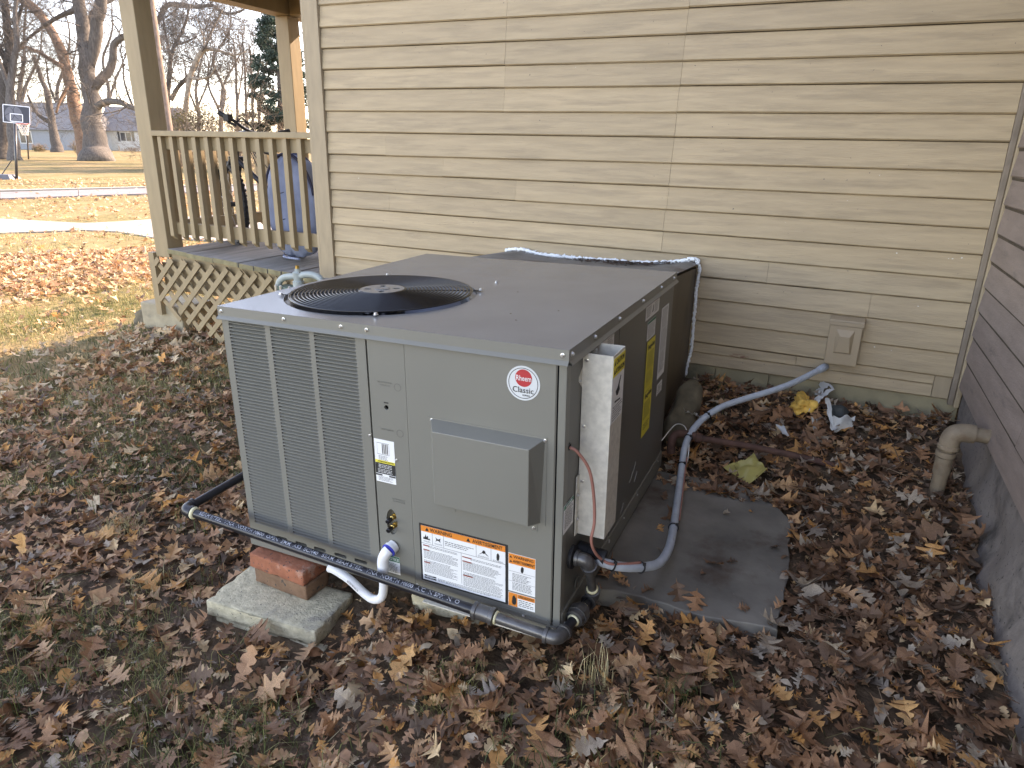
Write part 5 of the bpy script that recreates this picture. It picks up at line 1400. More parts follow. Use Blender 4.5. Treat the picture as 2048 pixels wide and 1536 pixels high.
def tree(name, label, D, limbs, bark, twigmat, sprout=(1.0, 3, .5), cat='tree', group=None, seed=1, every=2, from_frac=.35, up=.05):
    """limbs: (list of (u, v, radius px), depth drift, bare?) measured in the photograph and set at depth D"""
    rr = random.Random(seed)
    u0, v0 = limbs[0][0][0][:2]; D0 = D; D = float(np.dot(hit(u0, v0) - CAM, FWD)) if v0 > 301 else D     # stand it where its foot meets the terrain
    b = atd(u0, v0, D)
    t = thing(name, label, cat, tuple(b), group=group)
    m = MB(); tw = Twigs()
    for k, (px, dd, sp) in enumerate(limbs):
        P, rd = limb_pts(px, D, dd)
        q = spline([np.append(p, r) for p, r in zip(P, rd)], 5)
        pts, rads = q[:, :3], np.maximum(q[:, 3], .012)
        if k == 0: pts = np.vstack([[*pts[0][:2], gz(*pts[0][:2]) - .4], pts]); rads = np.append(rads[0] * 1.08, rads)
        pts = pts + np.array([[mnoise.noise(Vector(p) * .9) * .3, mnoise.noise(Vector(p) * .9 + Vector((5, 0, 0))) * .3, 0] for p in pts]) * rads[:, None]
        m.tube(pts, list(rads), 14 if rads[0] > .25 else 8)
        if sp:
            n = len(pts)
            for i in range(int(n * from_frac), n, every):
                d = pts[min(n - 1, i + 1)] - pts[max(0, i - 1)]; d /= np.linalg.norm(d) + 1e-9
                for _ in range(rr.choice((1, 1, 2))):
                    o = np.array([rr.gauss(0, 1), rr.gauss(0, 1), rr.gauss(.2, .7)]); o /= np.linalg.norm(o)
                    dn = d * .5 + o; dn /= np.linalg.norm(dn)
                    tw.grow(pts[i] + dn * rads[i] * .6, dn, sprout[0] * D / 44 * rr.uniform(.6, 1.3) * sp, min(rads[i] * .45, sprout[2] * .1), sprout[1], up, .26, 2, rr)
    o = m.build('trunk', bark, t, smooth=True); o.location = -b
    if tw.a: tw.build('crown', twigmat, t).location = -b
    return t
tree('old_tree', 'massive grey forked trunk of an old tree on the far lawn', 44,
     [([(195, 321, 34), (193, 300, 25), (189, 275, 21.5), (186, 250, 19), (184, 225, 17), (181, 190, 15.5), (177, 150, 15), (172, 105, 13.5), (166, 60, 12.5), (157, 10, 11.5), (148, -60, 10), (140, -150, 8), (128, -260, 5)], 0, 1.),
      ([(181, 135, 8), (190, 80, 11.5), (195, 40, 11), (201, 0, 11), (210, -60, 9), (225, -150, 7), (232, -240, 4)], -2, 1.1),
      ([(184, 180, 8), (203, 156, 8.5), (217, 142, 8), (226, 115, 7), (228, 92, 6.5), (240, 78, 6), (262, 68, 5.5), (290, 58, 5), (318, 38, 5), (330, 14, 4.5), (352, 8, 4), (392, 14, 3.6), (424, 11, 3), (445, 24, 2.6), (470, 26, 2), (500, 12, 1.2)], -3, .9),
      ([(184, 222, 7), (208, 205, 6.5), (238, 204, 6), (262, 214, 5), (292, 226, 4), (320, 240, 2)], -3, .8),
      ([(170, 100, 8), (185, 26, 5), (230, -5, 4), (265, -40, 3)], 3, .9),
      ([(150, 20, 6), (110, 38, 4), (70, 66, 3), (30, 100, 2)], 2, .8)], m_barkg, m_twig, (2.2, 3, .7), seed=11, every=5)
tree('leaning_tree', 'leaning reddish brown trunk growing from the foot of the old tree', 43,
     [([(176, 316, 17), (172, 296, 16), (163, 262, 14), (152, 220, 13), (143, 180, 11), (136, 150, 10), (124, 110, 10), (110, 75, 9), (92, 45, 9), (66, 14, 9), (30, -8, 8), (-30, -40, 6), (-120, -90, 3)], 3, .9),
      ([(123, 132, 5), (100, 118, 4), (76, 104, 3.5), (55, 95, 3), (30, 96, 2.5), (0, 90, 2)], 1, .8),
      ([(140, 165, 4), (125, 190, 3), (112, 225, 2)], -1, .7)], m_barkr, m_twig, (2.2, 3, .6), seed=5, every=5)
tree('roadside_tree', 'dark thick trunk at the edge of the far lawn behind the basketball hoop', 40,
     [([(2, 318, 24), (3, 300, 20), (8, 250, 16), (10, 200, 13), (14, 150, 11), (20, 90, 8), (12, 30, 7), (5, -60, 5)], 0, 1),
      ([(12, 170, 6), (22, 120, 5), (30, 60, 4), (48, 0, 3)], 1, .9), ([(10, 120, 6), (-8, 80, 5), (-30, 30, 4)], 1, .9)], m_barkd, m_twig, (2.2, 3, .6), seed=21, every=4)
tree('roadside_tree', 'pale grey trunk standing beside the basketball pole', 36,
     [([(31, 320, 14), (29, 305, 11), (26, 270, 9), (22, 230, 8), (20, 180, 7), (26, 130, 6), (34, 80, 5), (30, 20, 4), (40, -60, 3)], 0, .9),
      ([(22, 190, 4), (8, 150, 4), (-8, 100, 3)], 1, .8)], m_barkg, m_twig, (2.2, 2, .5), seed=22)
iv = tree('ivy_tree', 'dark trunk wrapped in yellowish ivy in front of the blue grey house', 52,
     [([(116, 304, 12), (113, 290, 10), (108, 265, 8), (104, 245, 7), (100, 215, 6), (92, 180, 5), (80, 150, 4), (68, 110, 3)], 0, .8), ([(104, 245, 5), (88, 238, 4), (70, 222, 3), (55, 190, 2)], 0, .8)], m_barkd, m_twig, (2.2, 2, .5), seed=31)
def leaf_cloud(name, mat, parent, cs, n, s, seed=0, squash=1.0):
    """many small leaf faces in ellipsoids (u, v, D, ru, rv in px)"""
    r_ = np.random.default_rng(seed); V = []; 
    tot = sum(c[3] * c[4] for c in cs)
    for u, v, D, ru, rv in cs:
        k = int(n * ru * rv / tot); c = atd(u, v, D); R3 = np.array([ru, ru * squash, rv]) * D / FPX
        p = r_.normal(size=(k, 3)); p /= np.linalg.norm(p, axis=1)[:, None]; p *= r_.random((k, 1)) ** .45
        p = p * R3; p = c + p[:, :1] * RH + p[:, 1:2] * FH + p[:, 2:] * np.array([0, 0, 1.])
        a = r_.normal(size=(k, 3)); a /= np.linalg.norm(a, axis=1)[:, None]; b = np.cross(a, r_.normal(size=(k, 3))); b /= np.linalg.norm(b, axis=1)[:, None]
        sz = s * r_.uniform(.5, 1.4, (k, 1))
        V.append(np.stack([p - a * sz, p + b * sz * .5, p + a * sz, p - b * sz * .5], 1))
    V = np.concatenate(V); F = np.arange(len(V) * 4).reshape(-1, 4)
    return obj(name, np_mesh(name, V.reshape(-1, 3), F), mat, parent)
leaf_cloud('ivy_leaves', m_ivy, iv, [(118, 290, 79, 18, 14), (142, 282, 78, 16, 20), (108, 250, 79, 16, 18), (90, 225, 80, 26, 20)], 2600, .15, 3)
tree('crooked_tree', 'pale crooked bare tree arching right behind the utility pole', 42,
     [([(352, 272, 7), (358, 242, 5.5), (370, 222, 5), (374, 190, 5), (380, 155, 5), (392, 122, 5), (404, 104, 4.5), (418, 98, 4), (440, 102, 3), (466, 110, 2), (492, 104, 1)], 0, .9),
      ([(404, 104, 3), (416, 80, 2.5), (428, 52, 2), (446, 20, 1.2)], 1, .9), ([(380, 155, 3), (398, 158, 2.4), (420, 152, 2), (432, 132, 1.4)], -1, .8), ([(395, 118, 3), (408, 88, 2), (402, 60, 1.5), (390, 30, 1)], 2, .8)], M('pale_bark', (.27, .215, .16), .95, var=.3, scale=6), m_twig, (1.7, 3, .45), seed=41, every=4)
tree('forked_tree', 'dark forked bare tree behind the porch post', 46,
     [([(330, 275, 6), (336, 230, 5), (336, 190, 4.5), (339, 150, 4.2), (341, 118, 4), (350, 90, 3.6), (362, 68, 3), (372, 42, 2.4), (380, 10, 1.6)], 0, .9), ([(340, 112, 3), (334, 85, 2.6), (330, 60, 2), (326, 30, 1.4)], 1, .8),
      ([(342, 200, 4.5), (356, 175, 4), (372, 158, 4), (388, 140, 3.6), (398, 118, 3)], 0, .8), ([(352, 90, 2.4), (372, 84, 2), (392, 74, 1.4)], 0, .7)], m_barkd, m_twig, (1.7, 3, .45), seed=42, every=4)
for k, (u, vt, D) in enumerate(((490, 58, 50), (503, 90, 52), (472, 70, 58))):
    tree('slender_tree', ['slender bare sapling tallest beside the evergreen', 'slender bare sapling touching the evergreen crown', 'slender bare sapling farthest from the evergreen'][k], D,
         [([(u + 4, 275, 3), (u + 2, 200, 2.6), (u, 140, 2.2), (u - 3, 100, 1.6), (u - 6, vt, .8)], 0, .75), ([(u + 2, 210, 1.8), (u + 12, 150, 1.4), (u + 16, 100, .7)], 0, .7)], m_barkg, m_twig, (1.7, 2, .3), group='slender bare saplings beside the evergreen', seed=50 + k, up=.2)
far_trees = ((40, 82, 8), (120, 88, 6), (215, 80, 6), (270, 92, 6), (315, 78, 5), (395, 84, 5), (440, 76, 6), (520, 90, 5), (-60, 84, 7))
for k, (u, D, r) in enumerate(far_trees):
    rr_ = random.Random(100 + k); v0 = 295; ww = lambda a: rr_.uniform(-a, a)
    tree('distant_tree', 'bare distant tree in the row behind the far houses', D + 28,
         [([(u, v0, r * .8), (u + ww(4), 235, r * .65), (u + ww(10), 180, r * .55), (u + ww(14), 120, r * .4), (u + ww(22), 60, r * .28), (u + ww(30), -10, r * .15)], 0, 1.),
          ([(u, 215, r * .45), (u + 16 + ww(8), 165, r * .35), (u + 34 + ww(8), 110, r * .22), (u + 44 + ww(8), 50, r * .12)], 2, 1.),
          ([(u, 225, r * .45), (u - 18 + ww(8), 170, r * .35), (u - 32 + ww(8), 118, r * .22), (u - 46 + ww(8), 70, r * .12)], -2, 1.)], m_barkg, m_twig, (3.4, 2, .8), group='bare trees in the row behind the far houses', seed=200 + k, every=3)
# evergreen
ev = thing('evergreen_tree', 'tall dark evergreen tree rising behind the porch', 'tree')
m = MB(); D = 40; P, rd = limb_pts([(562, 300, 7), (560, 200, 5), (556, 100, 3.4), (552, 10, 1.2)], D); m.tube(P, rd, 8); m.build('trunk', m_barkd, ev, smooth=True)
cs = []; re_ = random.Random(4)
for k in range(150):
    t = k / 150; v = 18 + 245 * t; hw = 14 + 52 * t ** .7
    u = 556 + re_.uniform(-1, 1) * hw
    cs.append((u, v + re_.uniform(-7, 7), D + re_.uniform(-1.6, 1.6), re_.uniform(10, 20), re_.uniform(5, 10)))
leaf_cloud('crown', m_needle, ev, cs, 22000, .08, 9)
tw = Twigs()
for k in range(90):
    t = re_.random(); v = 25 + 230 * t; p = atd(556, v, D); d = RH * re_.choice((-1, 1)) + FH * re_.uniform(-1, 1) + np.array([0, 0, .25]); d /= np.linalg.norm(d)
    tw.grow(p, d, (.4 + 1.1 * t), .02, 1, .05, .2, 1, re_)
tw.build('branches', m_barkd, ev)
# brush and shrubs
for k, (u, v, D, w_, h_) in enumerate(((365, 262, 38, 34, 50), (410, 262, 40, 40, 62), (455, 262, 39, 42, 58), (500, 264, 38, 34, 60), (540, 266, 41, 40, 50), (338, 262, 42, 22, 46), (78, 303, 80, 16, 14), (160, 303, 76, 18, 20), (262, 303, 86, 30, 8))):
    t = thing('shrub', ['tangled bare brush beside the utility pole base', 'tangled bare brush under the crooked tree', 'tangled bare brush behind the bicycle handlebar', 'bare brush in front of the slender saplings', 'bare brush at the foot of the evergreen',
                        'low bare brush behind the porch post', 'pale leafless shrub by the blue grey house window', 'straw coloured shrub between ivy trunk and old tree', 'clipped low shrub before the white house'][k], 'shrub')
    tw = Twigs(); rs = random.Random(300 + k); b = atd(u, v, D); s = D / FPX
    for j in range(17):
        p = b + RH * rs.uniform(-1, 1) * w_ * .6 * s + FH * rs.uniform(-1, 1) * w_ * .5 * s; p[2] = gz(p[0], p[1]) if k > 5 else min(p[2], gz(p[0], p[1]) + .2)
        d = np.array([rs.gauss(0, .5), rs.gauss(0, .5), 1.]); d /= np.linalg.norm(d)
        hh = (b[2] - p[2]) + h_ * s
        tw.grow(p, d, hh * rs.uniform(.5, .8), .02, 2, .06, .3, 2, rs)
    tw.build('brush', m_twig2, t)
    if k in (0, 1, 5, 6, 7): leaf_cloud('dry_leaves', m_ivy, t, [(u, v - h_ * .35, D, w_ * .8, h_ * .45)], 420, .07, 60 + k)
# utility pole
m = MB(); D = 27; P = [atd(349, 330, D), atd(338, 255, D), atd(317, 110, D), atd(300, -15, D), atd(286, -120, D)]
P[0][2] = gz(P[0][0], P[0][1]) - .2
m.tube(P, [.135, .132, .128, .124, .12], 16); tag(m.build('utility_pole', m_pole, None, smooth=True), 'weathered wooden utility pole behind the porch post', 'utility pole')
m = MB(); c = hit(57, 318); m.tube([c, atd(53, 232, np.dot(c - CAM, FWD))], .05, 8); tag(m.build('thin_pole', m_barkd, None, smooth=True), 'thin dark pole between the hoop and the ivy trunk', 'pole')
# basketball hoop
hp = thing('basketball_hoop', 'portable basketball hoop with dark backboard on the far lawn', 'basketball hoop')
hb_ = hit(33, 358); HD = np.dot(hb_ - CAM, FWD); s = HD / FPX
tl, tr, br, bl = [atd(u, v, HD - .3) for u, v in ((4, 207), (61, 213), (61, 247), (5, 245))]
m = MB(); n_ = np.cross(tr - tl, bl - tl); n_ /= np.linalg.norm(n_); n_ = -n_ if n_.dot(FWD) > 0 else n_
m.hexa([bl - n_ * .04, br - n_ * .04, br, bl, tl - n_ * .04, tr - n_ * .04, tr, tl]); bd_ = m.build('backboard', m_bb, hp)
def on(a, b, l=.004): return tl + (tr - tl) * a + (bl - tl) * b + n_ * l
def bline(a0, b0, a1, b1, mat=m_bbw, l=.006, name='backboard_line'):
    m = MB(); m.quad(on(a0, b0, l), on(a1, b0, l), on(a1, b1, l), on(a0, b1, l)); return m.build(name, mat, bd_)
for a in ((.02, .02, .98, .06), (.02, .94, .98, .975), (.02, .02, .045, .97), (.955, .02, .98, .97), (.27, .46, .73, .50), (.27, .86, .73, .90), (.27, .46, .30, .90), (.70, .46, .73, .90), (.75, .92, .88, .95)): bline(*a)
m = MB(); m.add([on(.40 + .31 * math.cos(a), .52 + .46 * math.sin(a), .004) for a in np.linspace(0, 2 * PI, 28)[:-1]], [tuple(range(27))]); m.build('ball_print', m_bbg, bd_)
m = MB()
for c_, r_, a0, a1 in (((.15, .5), .26, -1., 1.), ((.70, .35), .30, 2.0, 4.1), ((.4, 1.05), .42, 3.6, 5.6)):
    q = [on(c_[0] + r_ * math.cos(a), c_[1] + r_ * 1.4 * math.sin(a), .0055) for a in np.linspace(a0, a1, 14)]; q2 = [on(c_[0] + (r_ + .02) * math.cos(a), c_[1] + (r_ + .02) * 1.4 * math.sin(a), .0055) for a in np.linspace(a0, a1, 14)]
    for i in range(13): m.quad(q[i], q[i + 1], q2[i + 1], q2[i])
m.build('ball_seam', m_bb, bd_)
m = MB(); rc_ = atd(46, 248, HD - .55); q = [rc_ + .21 * (math.cos(a) * RH + math.sin(a) * FH) for a in np.linspace(0, 2 * PI, 25)]; m.tube(q, .014, 6, cap=False); m.beam(on(.5, .98), rc_ + .0 * RH, .05, .03); m.build('rim', m_rim, hp, smooth=True)
tw = Twigs()
for k in range(12):
    for sgn in (1, -1):
        pp = None
        for i in range(6):
            t = i / 5; a = 2 * PI * (k + sgn * i * .5) / 12; r_ = .21 - .11 * t ** .8
            p = rc_ + r_ * (math.cos(a) * RH + math.sin(a) * FH) + np.array([0, 0, -.42 * t])
            if pp is not None: tw.seg(pp, p, .007, .007)
            pp = p
tw.build('net', m_net, hp)
m = MB(); m.tube([hb_ - np.array([0, 0, .05]), atd(30, 243, HD)], .05, 10); m.build('pole', m_frame, hp, smooth=True)
m = MB(); c = hb_ - RH * .55; m.hexa([c + RH * a * .55 + FH * b * .35 + np.array([0, 0, z]) for z, k in ((-.03, 1), ) for a, b in ((-1, -1), (1, -1), (1, 1), (-1, 1))] + [c + RH * a * .42 + FH * b * .25 + np.array([0, 0, .17]) for a, b in ((-1, -1), (1, -1), (1, 1), (-1, 1))]); m.build('weighted_base', m_bbg, hp, bevel=.03)
m = MB(); m.tube([hb_ + np.array([0, 0, .75]), c + np.array([0, 0, .15])], .018, 6); m.build('brace', m_frame, hp)
# far houses
def far_house(label, u0, u1, ve, vr, D, wall, feats):
    h = thing('far_house', label, 'house'); s = D / FPX
    a = atd(u0, 300, D); a[2] = gz(a[0], a[1]); b = atd(u1, 300, D); L_ = np.linalg.norm((b - a)[:2])
    zb = hit((u0 + u1) / 2, 303)[2]; ez = atd((u0 + u1) / 2, ve, D)[2]; rz = atd((u0 + u1) / 2, vr, D + 3)[2]
    T = lambda x, y, z: a + RH * x + FH * y + np.array([0, 0, z - a[2]])
    zg = min(gz(a[0], a[1]), gz(b[0], b[1])) - .3
    m = MB(); m.hexa([T(0, 0, zg), T(L_, 0, zg), T(L_, 7, zg), T(0, 7, zg), T(0, 0, ez), T(L_, 0, ez), T(L_, 7, ez), T(0, 7, ez)]); m.build('wall', wall, h)
    m = MB(); e = .45
    m.add([T(-e, -e, ez - .05), T(L_ + e, -e, ez - .05), T(L_ + e, 7 + e, ez - .05), T(-e, 7 + e, ez - .05), T(-e, 3.5, rz), T(L_ + e, 3.5, rz)], [(0, 1, 5, 4), (2, 3, 4, 5), (0, 4, 3), (1, 2, 5), (0, 3, 2, 1)]); m.build('roof', m_hroof, h)
    for kind, ua, ub, va, vb in feats:
        x0 = np.dot(atd(ua, 280, D) - a, RH); x1 = np.dot(atd(ub, 280, D) - a, RH); z1 = atd(ua, va, D)[2]; z0 = atd(ua, vb, D)[2]
        m = MB()
        if kind == 'window':
            m.hexa([T(x0, -.06, z0), T(x1, -.06, z0), T(x1, -.001, z0), T(x0, -.001, z0), T(x0, -.06, z1), T(x1, -.06, z1), T(x1, -.001, z1), T(x0, -.001, z1)]); w_ = m.build('window', m_hwhite, h)
            mid = (x0 + x1) / 2; f = .1
            for xa, xb in ((x0 + f, mid - f * .5), (mid + f * .5, x1 - f)):
                m = MB(); m.quad(T(xa, -.066, z0 + f), T(xb, -.066, z0 + f), T(xb, -.066, z1 - f), T(xa, -.066, z1 - f)); m.build('pane', m_glass, w_)
        elif kind == 'shutter':
            m.hexa([T(x0, -.05, z0), T(x1, -.05, z0), T(x1, -.001, z0), T(x0, -.001, z0), T(x0, -.05, z1), T(x1, -.05, z1), T(x1, -.001, z1), T(x0, -.001, z1)]); m.build('shutter', m_glass, h)
        else:
            m.hexa([T(x0, -.08, z0), T(x1, -.08, z0), T(x1, -.001, z0), T(x0, -.001, z0), T(x0, -.08, z1), T(x1, -.08, z1), T(x1, -.001, z1), T(x0, -.001, z1)]); d_ = m.build('door', M('far_door', (.50, .49, .45), .6), h)
    return h
far_house('blue grey house with a pale roof behind the basketball hoop', 22, 170, 259, 206, 91, m_hgrey, [('window', 45, 70, 262, 287)])
far_house('white house with dark shutters behind the old tree', 205, 345, 262, 215, 96, m_hwhite, [('door', 227, 239, 266, 301), ('window', 245, 268, 264, 283), ('shutter', 240.5, 244.5, 264, 283), ('shutter', 268.5, 273, 264, 283), ('window', 300, 322, 264, 283), ('shutter', 295, 299.5, 264, 283)])

# ================================================================== FALLEN LEAVES AND GRASS
def tone_mat(name, stops, rough, trans, bump=0.):
    m = bpy.data.materials.new(name); m.use_nodes = True; nt = m.node_tree; N = nt.nodes; Lk = nt.links.new
    b = N['Principled BSDF']; b.inputs['Roughness'].default_value = rough; b.inputs['Specular IOR Level'].default_value = .35
    a = N.new('ShaderNodeAttribute'); a.attribute_name = 'tone'
    r = N.new('ShaderNodeValToRGB'); e = r.color_ramp.elements
    for i, (p, c) in enumerate(stops):
        k = e[i] if i < 2 else e.new(p)
        k.position = p; k.color = (*c, 1)
    Lk(a.outputs['Fac'], r.inputs[0])
    tc = N.new('ShaderNodeTexCoord'); nz = N.new('ShaderNodeTexNoise'); nz.inputs['Scale'].default_value = 45; nz.inputs['Detail'].default_value = 4
    Lk(tc.outputs['Object'], nz.inputs[0])
    mr = N.new('ShaderNodeMapRange'); mr.inputs[1].default_value = .3; mr.inputs[2].default_value = .75; mr.inputs[3].default_value = .62; mr.inputs[4].default_value = 1.22; Lk(nz.outputs[0], mr.inputs[0])
    hs = N.new('ShaderNodeHueSaturation'); Lk(mr.outputs[0], hs.inputs['Value']); Lk(r.outputs[0], hs.inputs['Color'])
    Lk(hs.outputs[0], b.inputs['Base Color'])
    t = N.new('ShaderNodeBsdfTranslucent'); Lk(hs.outputs[0], t.inputs[0]); ms = N.new('ShaderNodeMixShader'); ms.inputs[0].default_value = trans
    Lk(b.outputs[0], ms.inputs[1]); Lk(t.outputs[0], ms.inputs[2]); Lk(ms.outputs[0], N['Material Output'].inputs[0])
    return m
m_leaf = tone_mat('fallen_leaf', [(0, (.105, .064, .041)), (.2, (.25, .132, .075)), (.38, (.43, .21, .104)), (.55, (.57, .345, .19)), (.68, (.66, .30, .085)), (.8, (.72, .52, .30)), (.9, (.48, .38, .275)), (1, (.30, .24, .19))], .62, .2)
m_grass = tone_mat('lawn_grass', [(0, (.045, .070, .022)), (.3, (.115, .15, .045)), (.55, (.26, .25, .085)), (.8, (.46, .37, .18)), (1, (.56, .47, .27))], .6, .25)

def leaf_shape(kind, seed):
    """oak or oval leaf: midrib points and outline pairs, curled; length 1 along x"""
    r_ = random.Random(seed)
    if kind == 'pin':
        prof = [(0, .012), (.12, .02), (.16, .05)]
        for t0, w in ((.24, .27 * r_.uniform(.8, 1.2)), (.44, .39 * r_.uniform(.85, 1.15)), (.66, .30 * r_.uniform(.8, 1.2))):
            prof += [(t0 - .06, .10), (t0 + .035, w), (t0 + .08, w * .82), (t0 + .115, .10)]
        prof += [(.84, .09), (.91, .15), (.92, .06), (1., .0)]
    elif kind == 'round':
        prof = [(0, .012), (.12, .05), (.20, .15), (.27, .16), (.31, .06), (.38, .18), (.48, .24), (.53, .09), (.60, .24), (.71, .30), (.78, .14), (.85, .23), (.93, .15), (1., .0)]
    elif kind == 'oval':
        prof = [(0, .012), (.08, .06), (.2, .17), (.35, .25), (.5, .27), (.65, .235), (.8, .15), (.92, .06), (1., .0)]
    else:
        prof = [(0, .01), (.28, .27), (.38, .09), (.55, .36), (.66, .10), (1., .0)]
    cx, cy, tw_ = r_.uniform(-.9, .7), r_.uniform(-.3, 2.2), r_.uniform(-.7, .7)
    V = []; F = []; n = len(prof)
    for side in (1, -1):
        base = len(V)
        for t, w in prof:
            w2 = w * r_.uniform(.8, 1.2); x = t + r_.uniform(-.015, .015)
            mid_t = min(1, max(0, t - w * .35))
            for px, py in ((mid_t, 0), (x, side * w2)):
                z = cx * (px - .5) ** 2 * .9 + cy * py * py + tw_ * py * (px - .5) + .05 * math.sin(9 * px + seed) * abs(py) * 3
                V.append((px - .5, py, z))
        for i in range(n - 1):
            a = base + 2 * i; F.append((a, a + 2, a + 3, a + 1) if side > 0 else (a, a + 1, a + 3, a + 2))
    return np.array(V), np.array(F)
SHAPES = [leaf_shape('pin', k) for k in range(12)] + [leaf_shape('round', 20 + k) for k in range(3)] + [leaf_shape('oval', 30 + k) for k in range(3)]
LOW = [leaf_shape('low', 50 + k) for k in range(6)]
def rots(n, tilt):
    yaw = rng.uniform(0, 2 * PI, n); tx = rng.normal(0, tilt, n); ty = rng.normal(0, tilt, n)
    cz, sz = np.cos(yaw), np.sin(yaw); cx, sx = np.cos(tx), np.sin(tx); cy, sy = np.cos(ty), np.sin(ty)
    Rz = np.zeros((n, 3, 3)); Rz[:, 0, 0] = cz; Rz[:, 0, 1] = -sz; Rz[:, 1, 0] = sz; Rz[:, 1, 1] = cz; Rz[:, 2, 2] = 1
    Rx = np.zeros((n, 3, 3)); Rx[:, 0, 0] = 1; Rx[:, 1, 1] = cx; Rx[:, 1, 2] = -sx; Rx[:, 2, 1] = sx; Rx[:, 2, 2] = cx
    Ry = np.zeros((n, 3, 3)); Ry[:, 0, 0] = cy; Ry[:, 0, 2] = sy; Ry[:, 1, 1] = 1; Ry[:, 2, 0] = -sy; Ry[:, 2, 2] = cy
    return Rx @ Ry @ Rz
def scatter(n, r0, r1, power=1.0):
    """points on the terrain inside the widened view between two distances"""
    th = rng.uniform(0, 2 * PI, n); r = (r0 ** (1 + power) + rng.random(n) * (r1 ** (1 + power) - r0 ** (1 + power))) ** (1 / (1 + power))
    x = CAM[0] + r * np.cos(th); y = CAM[1] + r * np.sin(th)
    q0 = np.c_[x, y, np.full(n, -.2)]; pr = project(q0)
    ok = (pr[:, 2] > .2) & (pr[:, 0] > -750) & (pr[:, 0] < 2800) & (pr[:, 1] > -300) & (pr[:, 1] < 2150)
    ok &= ~((y > 3.66) & (x > -3.1) & (y < 13.5))                    # house
    ok &= ~(x > .70)                                                  # mauve wing
    ok &= ~((x > -1.71) & (x < -.505) & (y > 1.50) & (y < 3.69) & ~((y < 1.62) & (rng.random(n) < .5)))  # unit and duct
    ok &= ~((x > -.50) & (x < .082) & (y > 1.86 - .16 * np.minimum(x + .12, 0) + .015 * np.sin(23 * x)) & (y < 2.66) & (rng.random(n) < .965))  # flagstone stays almost bare
    ok &= ~((x > -5.07) & (x < -4.6) & (y > 3.74) & (y < 4.12))
    ok &= ~((x > -1.80) & (x < -1.26) & (y > 1.32) & (y < 1.60))      # concrete block
    ok &= ~((np.hypot(x - .594, y - 2.915) < .05))
    return x[ok], y[ok]
WALKPX = np.array([(-160, 436, 469), (0, 438, 467), (90, 443, 464), (167, 447, 461), (235, 444, 464), (307, 439, 476), (420, 431, 482), (560, 424, 488), (700, 418, 490)], float)
def off_paving(P):
    pr = project(P); u, v = pr[:, 0], pr[:, 1]
    a, b = np.interp(u, WALKPX[:, 0], WALKPX[:, 1]), np.interp(u, WALKPX[:, 0], WALKPX[:, 2])
    rd0, rd1 = np.interp(u, [-300, 0, 295, 700], [391, 383, 376, 367.6]), np.interp(u, [-300, 0, 295, 700], [412, 399, 389, 378])
    jit = rng.normal(0, .6, len(u))
    return ~((v > a + jit) & (v < b + jit) & (rng.random(len(u)) < .97)) & ~((v > rd0) & (v < rd1) & (rng.random(len(u)) < .93))
def nz(x, y, f, s=0.): return np.array([mnoise.noise((a * f, b * f, s)) for a, b in zip(x, y)])
def tones(x, y):
    n = len(x); u = rng.random(n)
    base = np.where(u < .14, rng.uniform(.0, .15, n), np.where(u < .46, rng.uniform(.18, .36, n), np.where(u < .72, rng.uniform(.36, .56, n), np.where(u < .88, rng.uniform(.58, .72, n), np.where(u < .94, rng.uniform(.74, .82, n), rng.uniform(.86, 1, n))))))
    mould = np.clip((x + .55) / .6, 0, 1) * np.clip((y - 1.3) / .5, 0, 1)           # older, darker litter near the walls
    sw = rng.random(n) < mould * .55
    base = np.where(sw, np.where(rng.random(n) < .75, rng.uniform(.02, .26, n), rng.uniform(.9, 1, n)), base)
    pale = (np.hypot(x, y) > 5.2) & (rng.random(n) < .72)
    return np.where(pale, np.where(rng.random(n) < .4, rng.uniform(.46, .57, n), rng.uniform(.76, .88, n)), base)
def stamp(shapes, x, y, z, L, tilt, tone, name):
    """one mesh of many leaves"""
    n = len(x); Rm = rots(n, tilt); k = rng.integers(0, len(shapes), n); Vs, Fs, Ts = [], [], []; off = 0
    for s in range(len(shapes)):
        i = np.nonzero(k == s)[0]
        if not len(i): continue
        V, F = shapes[s]; P = np.einsum('vk,nkj->nvj', V, Rm[i]) * L[i][:, None, None] + np.c_[x[i], y[i], z[i]][:, None, :]
        Vs.append(P.reshape(-1, 3)); Fs.append((F[None] + (np.arange(len(i)) * len(V))[:, None, None]).reshape(-1, 4) + off); off += P.shape[0] * P.shape[1]
        Ts.append(np.repeat(tone[i], len(V)))
    return np.concatenate(Vs), np.concatenate(Fs), np.concatenate(Ts)

# near leaves
x, y = scatter(150000, .9, 5.2, 1.0)
g1 = nz(x, y, 1.1, 2.); edge = np.clip((x + .9) / .8, 0, 1)
keep = rng.random(len(x)) < np.clip(.50 + .5 * g1 + .36 * edge, .30, .95) * .85
x, y = x[keep], y[keep]
pick = rng.random(len(x)) < 1.0
NEAR_CAP = 23000
if len(x) > NEAR_CAP:
    i = rng.permutation(len(x))[:NEAR_CAP]; x, y = x[i], y[i]
z = ground_z(x, y) + rng.gamma(1.5, .0085, len(x)) + .003
L = np.clip(np.exp(rng.normal(-2.86, .36, len(x))), .022, .13)
L *= np.where(rng.random(len(x)) < .3, .6, 1)
tn = tones(x, y)
inslab = (x > -.50) & (x < .09) & (y > 1.86) & (y < 2.75)
z = np.where(inslab, np.maximum(z, -.033), z)
pr = project(np.c_[x, y, z]); size = L * FPX / pr[:, 2]
infr = (pr[:, 0] > 10) & (pr[:, 0] < 2038) & (pr[:, 1] > 0) & (pr[:, 1] < 1530) & ~((x < -.45) & (y > 1.5) & (pr[:, 0] > 440)) & (z > ground_z(x, y) + .012)
cand = np.nonzero(infr)[0]; order = cand[np.argsort(-size[cand])][:300]
